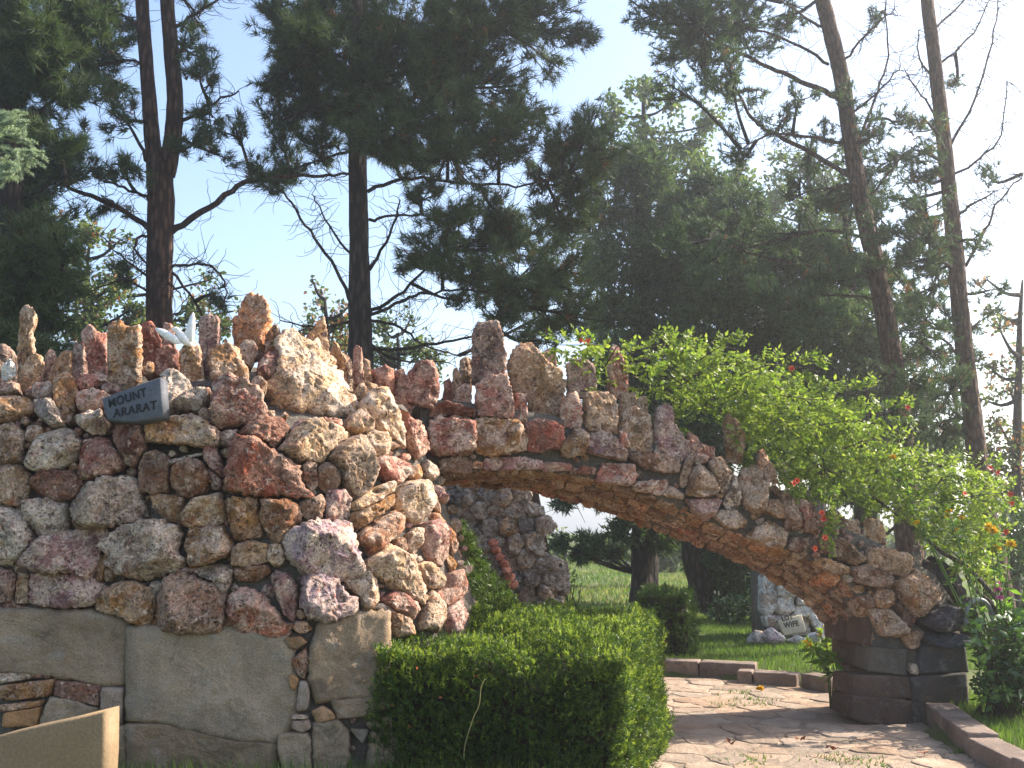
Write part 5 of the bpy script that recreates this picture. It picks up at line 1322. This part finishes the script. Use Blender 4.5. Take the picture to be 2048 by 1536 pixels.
def build_vine():
    root = arch_pt(2030, 1290, -.1); root.z = .1
    t = thing('trumpet_vine', root, 'bright green trumpet vine with red blossoms draped over the arch', 'vine')
    tube_obj('stem', [root, arch_pt(2040, 1255, -.12), arch_pt(2000, 1205, -.14), arch_pt(1965, 1165, -.1), arch_pt(1930, 1130, -.05), arch_pt(1880, 1102, .1), arch_pt(1820, 1050, .3), arch_pt(1740, 990, .35), arch_pt(1640, 930, .4)], [.026, .024, .022, .02, .019, .017, .015, .013, .010], 'vine_stem', t, 8, .08)
    tube_obj('stem', [root+Vector((-.1, .05, 0)), arch_pt(2010, 1270, -.08), arch_pt(1985, 1210, -.08), arch_pt(1950, 1180, 0), arch_pt(1930, 1150, .1)], [.02, .018, .016, .014, .008], 'vine_stem', t, 7, .08)
    a = Acc(); tw = Acc(); rs = np.random.default_rng(12); B = []; G = []
    for _ in range(40000):
        if len(B) > 1650: break
        x, y = rs.uniform(1090, 1995), rs.uniform(685, 1195)
        if not inside((x, y), VINE): continue
        if x < 1330 and rs.random() < .6: continue
        o = rs.uniform(-.06, .75)+max(0, .10-(x-1200)/6000); p = arch_pt(x, y, o)
        B.append(p[:]); G.append(unit(np.array([rs.normal(.15, .7), rs.normal(-.35, .6), rs.normal(.15, .5)])))
    # leafy shoots that arch out of the mass
    sh = [((1560, 790), (1640, 800), (1690, 790), (1735, 780)), ((1640, 850), (1700, 840), (1760, 825), (1812, 822)), ((1480, 750), (1540, 730), (1600, 735), (1640, 745)), ((1680, 900), (1740, 880), (1800, 885)), ((1400, 720), (1440, 695), (1480, 700)), ((1800, 950), (1860, 930), (1930, 935), (1990, 945)), ((1900, 1000), (1960, 990), (2020, 985)),
          ((1900, 1050), (1960, 1060), (2008, 1068)), ((1640, 990), (1600, 1010), (1585, 975)), ((1500, 880), (1490, 910), (1500, 940)), ((1350, 790), (1340, 830), (1360, 850)), ((1660, 990), (1655, 1030), (1660, 1070)), ((1280, 700), (1330, 690), (1370, 695)), ((1200, 690), (1160, 690), (1110, 690)), ((1940, 1100), (1960, 1140), (1985, 1170)), ((1560, 900), (1570, 950), (1590, 960))]
    for L_ in sh:
        o = rs.uniform(-.15, .3); P = smooth_path([arch_pt(x, y, o) for x, y in L_], 5); tw.add(*tube_arrays(P, np.linspace(.006, .003, len(P)), 5))
        for k, p in enumerate(P[1:]):
            d = (P[min(k+2, len(P)-1)]-P[k]).normalized()
            for sd in (1, -1): B.append(p[:]); G.append(unit(np.array(d*.5+Vector((rs.normal(0, .3), -.3, sd*.8)))))
    for _ in range(170):
        x, y = rs.uniform(1200, 1960), rs.uniform(700, 1150)
        if inside((x, y), VINE):
            p = arch_pt(x, y, rs.uniform(.1, .5)); q = p+Vector((rs.uniform(-.4, .4), rs.uniform(-.2, .2), rs.uniform(-.2, .25))); tw.add(*tube_arrays([p, p.lerp(q, .5)+Vector((0, 0, .05)), q], [.007, .006, .004], 5))
    B = np.array(B); G = np.array(G); L = rs.uniform(.11, .2, (len(B), 1)); pinnate(a, B, G, L, .052, 5)
    a.obj('leaves', 'leaf_vine', t, kind='stuff'); tw.obj('runners', 'vine_stem', t, True, kind='stuff')
    for x, y in ((1643, 1030), (1652, 1036), (1622, 1096), (1648, 1080), (1578, 967), (1590, 965), (1815, 822), (1974, 940), (1986, 943), (2023, 990), (2010, 1066), (1170, 686), (1178, 690), (1584, 742), (1922, 993), (2014, 1004)):
        flower('flower', arch_pt(x, y, -.2 if x < 1900 else -.1), Vector((rs.normal(0, .5), -1, rs.normal(.2, .4))), 'trumpet', t, .05, .018)
build_vine()
# ================================================================== flowering plants and shrub beside the foot
def pompon(name, p, r, mat, parent):
    n = 46; d = unit(rng.normal(size=(n, 3))); d[:, 2] = np.abs(d[:, 2])*1.0-.25; a = Acc(); a.add(*leaves(np.repeat(np.array([p[:]]), n, 0), unit(d), r, r*.75, .1, .1)); o = a.obj(name, mat, parent); return o
def flowering(label, Yg, base, heads, leafmat, mat, head_r, nleaf, leaf, cat='flowering plant', group=None, name='flowering_plant'):
    b = at(base[0], base[1], Yg); b.z = .08 if Yg < 11 else .1; t = thing(name, b, label, cat, group); tw = Acc(); C1 = []; D1 = []
    for x, y in heads:
        h = at(x, y, Yg+random.uniform(-.12, .12)); m1 = b.lerp(h, .5)+Vector((random.gauss(0, .04), 0, 0)); P = smooth_path([b+Vector((random.gauss(0, .05), random.gauss(0, .05), 0)), m1, h], 6); tw.add(*tube_arrays(P, np.linspace(.008, .004, len(P)), 5))
        for _ in range(nleaf):
            C1.append(random.choice(P[2:])[:]); D1.append((random.gauss(0, 1), random.gauss(-.3, .8), random.gauss(.25, .5)))
        if mat: pompon('flower_head', h, head_r, mat, t)
    a = Acc(); a.add(*leaves(np.array(C1), unit(np.array(D1)), leaf, leaf*.34, .3)); a.obj('leaves', leafmat, t, kind='stuff'); tw.obj('stems', leafmat, t, True, kind='stuff'); return t
flowering('tall plant with round yellow marigold heads beside the vine stem', 8.45, (2000, 1240), [(1992, 1100), (2020, 1090), (1980, 1056), (1985, 1062)], 'leaf_lily', 'marigold', .05, 26, .09)
flowering('yellow flowered plant tangled in the vine on the arch shoulder', 8.78, (2010, 1240), [(1770, 922), (1786, 915), (1898, 1022), (1895, 1032), (1922, 1036), (1915, 1063), (1834, 1046)], 'leaf_lily', 'marigold', .034, 30, .08)
flowering('small pink flowered plant under the grey vine stem', 8.5, (2005, 1290), [(1995, 1170), (2000, 1196), (1996, 1180)], 'leaf_shrub', 'pink_petal', .035, 10, .09)
flowering('feathery light green plant with yellow blossoms at the lawn edge behind the arch foot', 11.0, (1660, 1345), [(1612, 1284), (1620, 1290), (1614, 1293), (1650, 1255), (1670, 1265), (1640, 1270)], 'leaf_vine', 'marigold', .028, 30, .11)
flowering('leafy green plant filling the bed beside the glossy shrub', 8.8, (2035, 1300), [(2020, 1210), (2045, 1190), (2050, 1220), (2000, 1230), (2035, 1240), (2060, 1200)], 'leaf_lily', None, 0, 34, .13, 'plant')
def whorl():
    b = Vector((at(1660, 1400, 9.35).x, 9.35, .0)); t = thing('lily_plant', b, 'drooping lily plant with long narrow leaves at the inner side of the arch foot', 'lily plant'); tw = Acc(); C1 = []; D1 = []
    for x, y in ((1665, 1318), (1640, 1325), (1630, 1300), (1672, 1345), (1655, 1305)):
        h = at(x, y, 9.3+random.uniform(-.1, .1)); tw.add(*tube_arrays(smooth_path([b, b.lerp(h, .6)+Vector((.05, 0, .05)), h], 4), np.linspace(.007, .004, 9), 5))
        for k in range(13):
            a = k*2.4; C1.append(h[:]); D1.append((math.cos(a), math.sin(a), random.uniform(-.9, .1)))
    a = Acc(); a.add(*leaves(np.array(C1), unit(np.array(D1)), .2, .032, .12, .1)); a.obj('leaves', 'leaf_lily', t, kind='stuff'); tw.obj('stems', 'leaf_lily', t, True, kind='stuff')
whorl()
def shrub():
    Y = 8.15; b = Vector((at(2020, 1385, Y).x, Y+.2, .08)); t = thing('glossy_shrub', b, 'glossy broad leaved shrub hiding the outer side of the arch foot', 'shrub'); tw = Acc(); C1 = []; D1 = []
    for _ in range(62):
        x, y = random.uniform(1930, 2110), random.uniform(1225, 1395); e = at(x, y, Y+random.uniform(-.25, .5)); P = smooth_path([b+Vector((random.gauss(0, .12), random.gauss(0, .08), 0)), b.lerp(e, .5)+Vector((0, 0, .08)), e], 4); tw.add(*tube_arrays(P, np.linspace(.008, .003, len(P)), 4))
        for k in range(22):
            p = P[random.randrange(3, len(P))]; C1.append((p+Vector(rng.normal(size=3)*.02))[:]); D1.append((random.gauss(0, 1), random.gauss(-.3, .8), random.gauss(0, .55)))
    a = Acc(); a.add(*leaves(np.array(C1), unit(np.array(D1)), .095, .042, .2, .14)); a.obj('leaves', 'leaf_shrub', t, kind='stuff'); tw.obj('stems', 'twig_dark', t, True, kind='stuff')
shrub()
# ================================================================== grass, weeds, fallen bits
def grass(label, test, box, n, L, wd, mat='grass', name='grass'):
    x0, x1, y0, y1 = box; x = rng.uniform(x0, x1, n); y = rng.uniform(y0, y1, n); P = []
    for a, b in zip(x, y):
        if test(a, b) and noise.noise((a*1.7, b*1.7, 3)) > -.45: P.append((a, b, ground_h(a, b)-.005))
    P = np.array(P); d = unit(np.stack([rng.normal(0, .28, len(P)), rng.normal(0, .28, len(P)), np.ones(len(P))], 1)); a = Acc(); a.add(*blades(P, d, 1, L, wd, .12)); o = a.obj(name, mat); tag(o, label, None, None, 'stuff'); return o
off = lambda x, y: not inside((x, y), PATH)
clear = lambda x, y: off(x, y) and m_sdf(Vector((x, y, .1))) > .02
grass('short grass of the lawn outside the kerb', lambda x, y: x > 3.45+max(0, y-7.4)*.15 and off(x, y), (3.4, 7.5, 3.8, 9.5), 46000, .10, .008)
grass('grass growing over the lawn beyond the far kerb', lambda x, y: off(x, y) and y > 10.75+max(0, (2.9-x)*.34)+.3, (-1, 6, 11, 19), 60000, .075, .012)
grass('far meadow grass under the trees', lambda x, y: True, (-6, 12, 19, 42), 36000, .11, .03)
grass('dry grass patches on the far meadow', lambda x, y: noise.noise((x*.4, y*.4, 7)) > .05, (-4, 8, 17, 40), 16000, .11, .03, 'grass_dry')
grass('long grass tufts at the foot of the mound', lambda x, y: clear(x, y) and x < .9, (-3.2, 1.0, 5.7, 6.75), 5200, .24, .011)
def weeds():
    P = []; D = []
    for x, y, n, s in ((1475, 1385, 26, .10), (1500, 1400, 30, .12), (1450, 1412, 20, .08), (1530, 1408, 22, .08), (1490, 1352, 18, .06), (1375, 1350, 16, .05), (1540, 1360, 40, .12), (1500, 1522, 30, .1), (1690, 1520, 40, .12), (1735, 1528, 30, .1), (1925, 1505, 30, .05), (1560, 1350, 40, .12)):
        g = ground(x, y, .01)
        for _ in range(n): P.append((g.x+random.gauss(0, s), g.y+random.gauss(0, s), .005)); D.append((random.gauss(0, .5), random.gauss(0, .5), 1))
    a = Acc(); a.add(*blades(np.array(P), unit(np.array(D)), 3, .05, .007, .35)); o = a.obj('weeds', 'grass'); tag(o, 'small weeds sprouting between the path stones', None, None, 'stuff')
    g = ground(1520, 1378, .03); o = pompon('fallen_blossom', g, .045, 'marigold', None); tag(o, 'yellow blossom fallen on the flagstone path', 'blossom')
    C1 = []; D1 = []
    for i, (x, y, lab) in enumerate(((1660, 1494, 'dark red curled leaf lying on the shaded path'), (1460, 1487, 'brown leaf lying flat on the shaded path'), (1848, 1505, 'pale brown leaf by the pink kerb'), (1600, 1478, 'tiny dark leaf in the arch shadow on the path'))):
        g = ground(x, y, .035); a = Acc(); a.add(*leaves(np.array([g[:]]*3), np.array([[1, .2, .15], [-.6, .5, .2], [.2, -.9, .2]]), .06, .035, .2, .3)); o = a.obj('dead_leaf', 'dead_leaf'); tag(o, lab, 'leaf')
weeds()
# ================================================================== thin haze volume, added for the veil of sun glare
def build_haze():
    m = bpy.data.materials.new('haze'); m.use_nodes = True; t = m.node_tree; t.nodes.clear(); MATS['haze'] = m
    v = t.nodes.new('ShaderNodeVolumePrincipled'); v.inputs['Color'].default_value = (.97, .98, 1, 1); v.inputs['Density'].default_value = .0031; v.inputs['Anisotropy'].default_value = .72
    o = t.nodes.new('ShaderNodeOutputMaterial'); t.links.new(v.outputs[0], o.inputs['Volume'])
    x0, x1, y0, y1, z0, z1 = -420, 420, -80, 720, -1.2, 17
    V = [(x, y, z) for z in (z0, z1) for x, y in ((x0, y0), (x1, y0), (x1, y1), (x0, y1))]
    T = [(0, 2, 1), (0, 3, 2), (4, 5, 6), (4, 6, 7)]
    for j in range(4): k = (j+1) % 4; T += [(j, k, 4+k), (j, 4+k, 4+j)]
    o = link('haze', tri_mesh('haze', V, T), 'haze'); tag(o, 'thin haze added over the garden for the glow of sun glare', None, None, 'stuff')
build_haze()
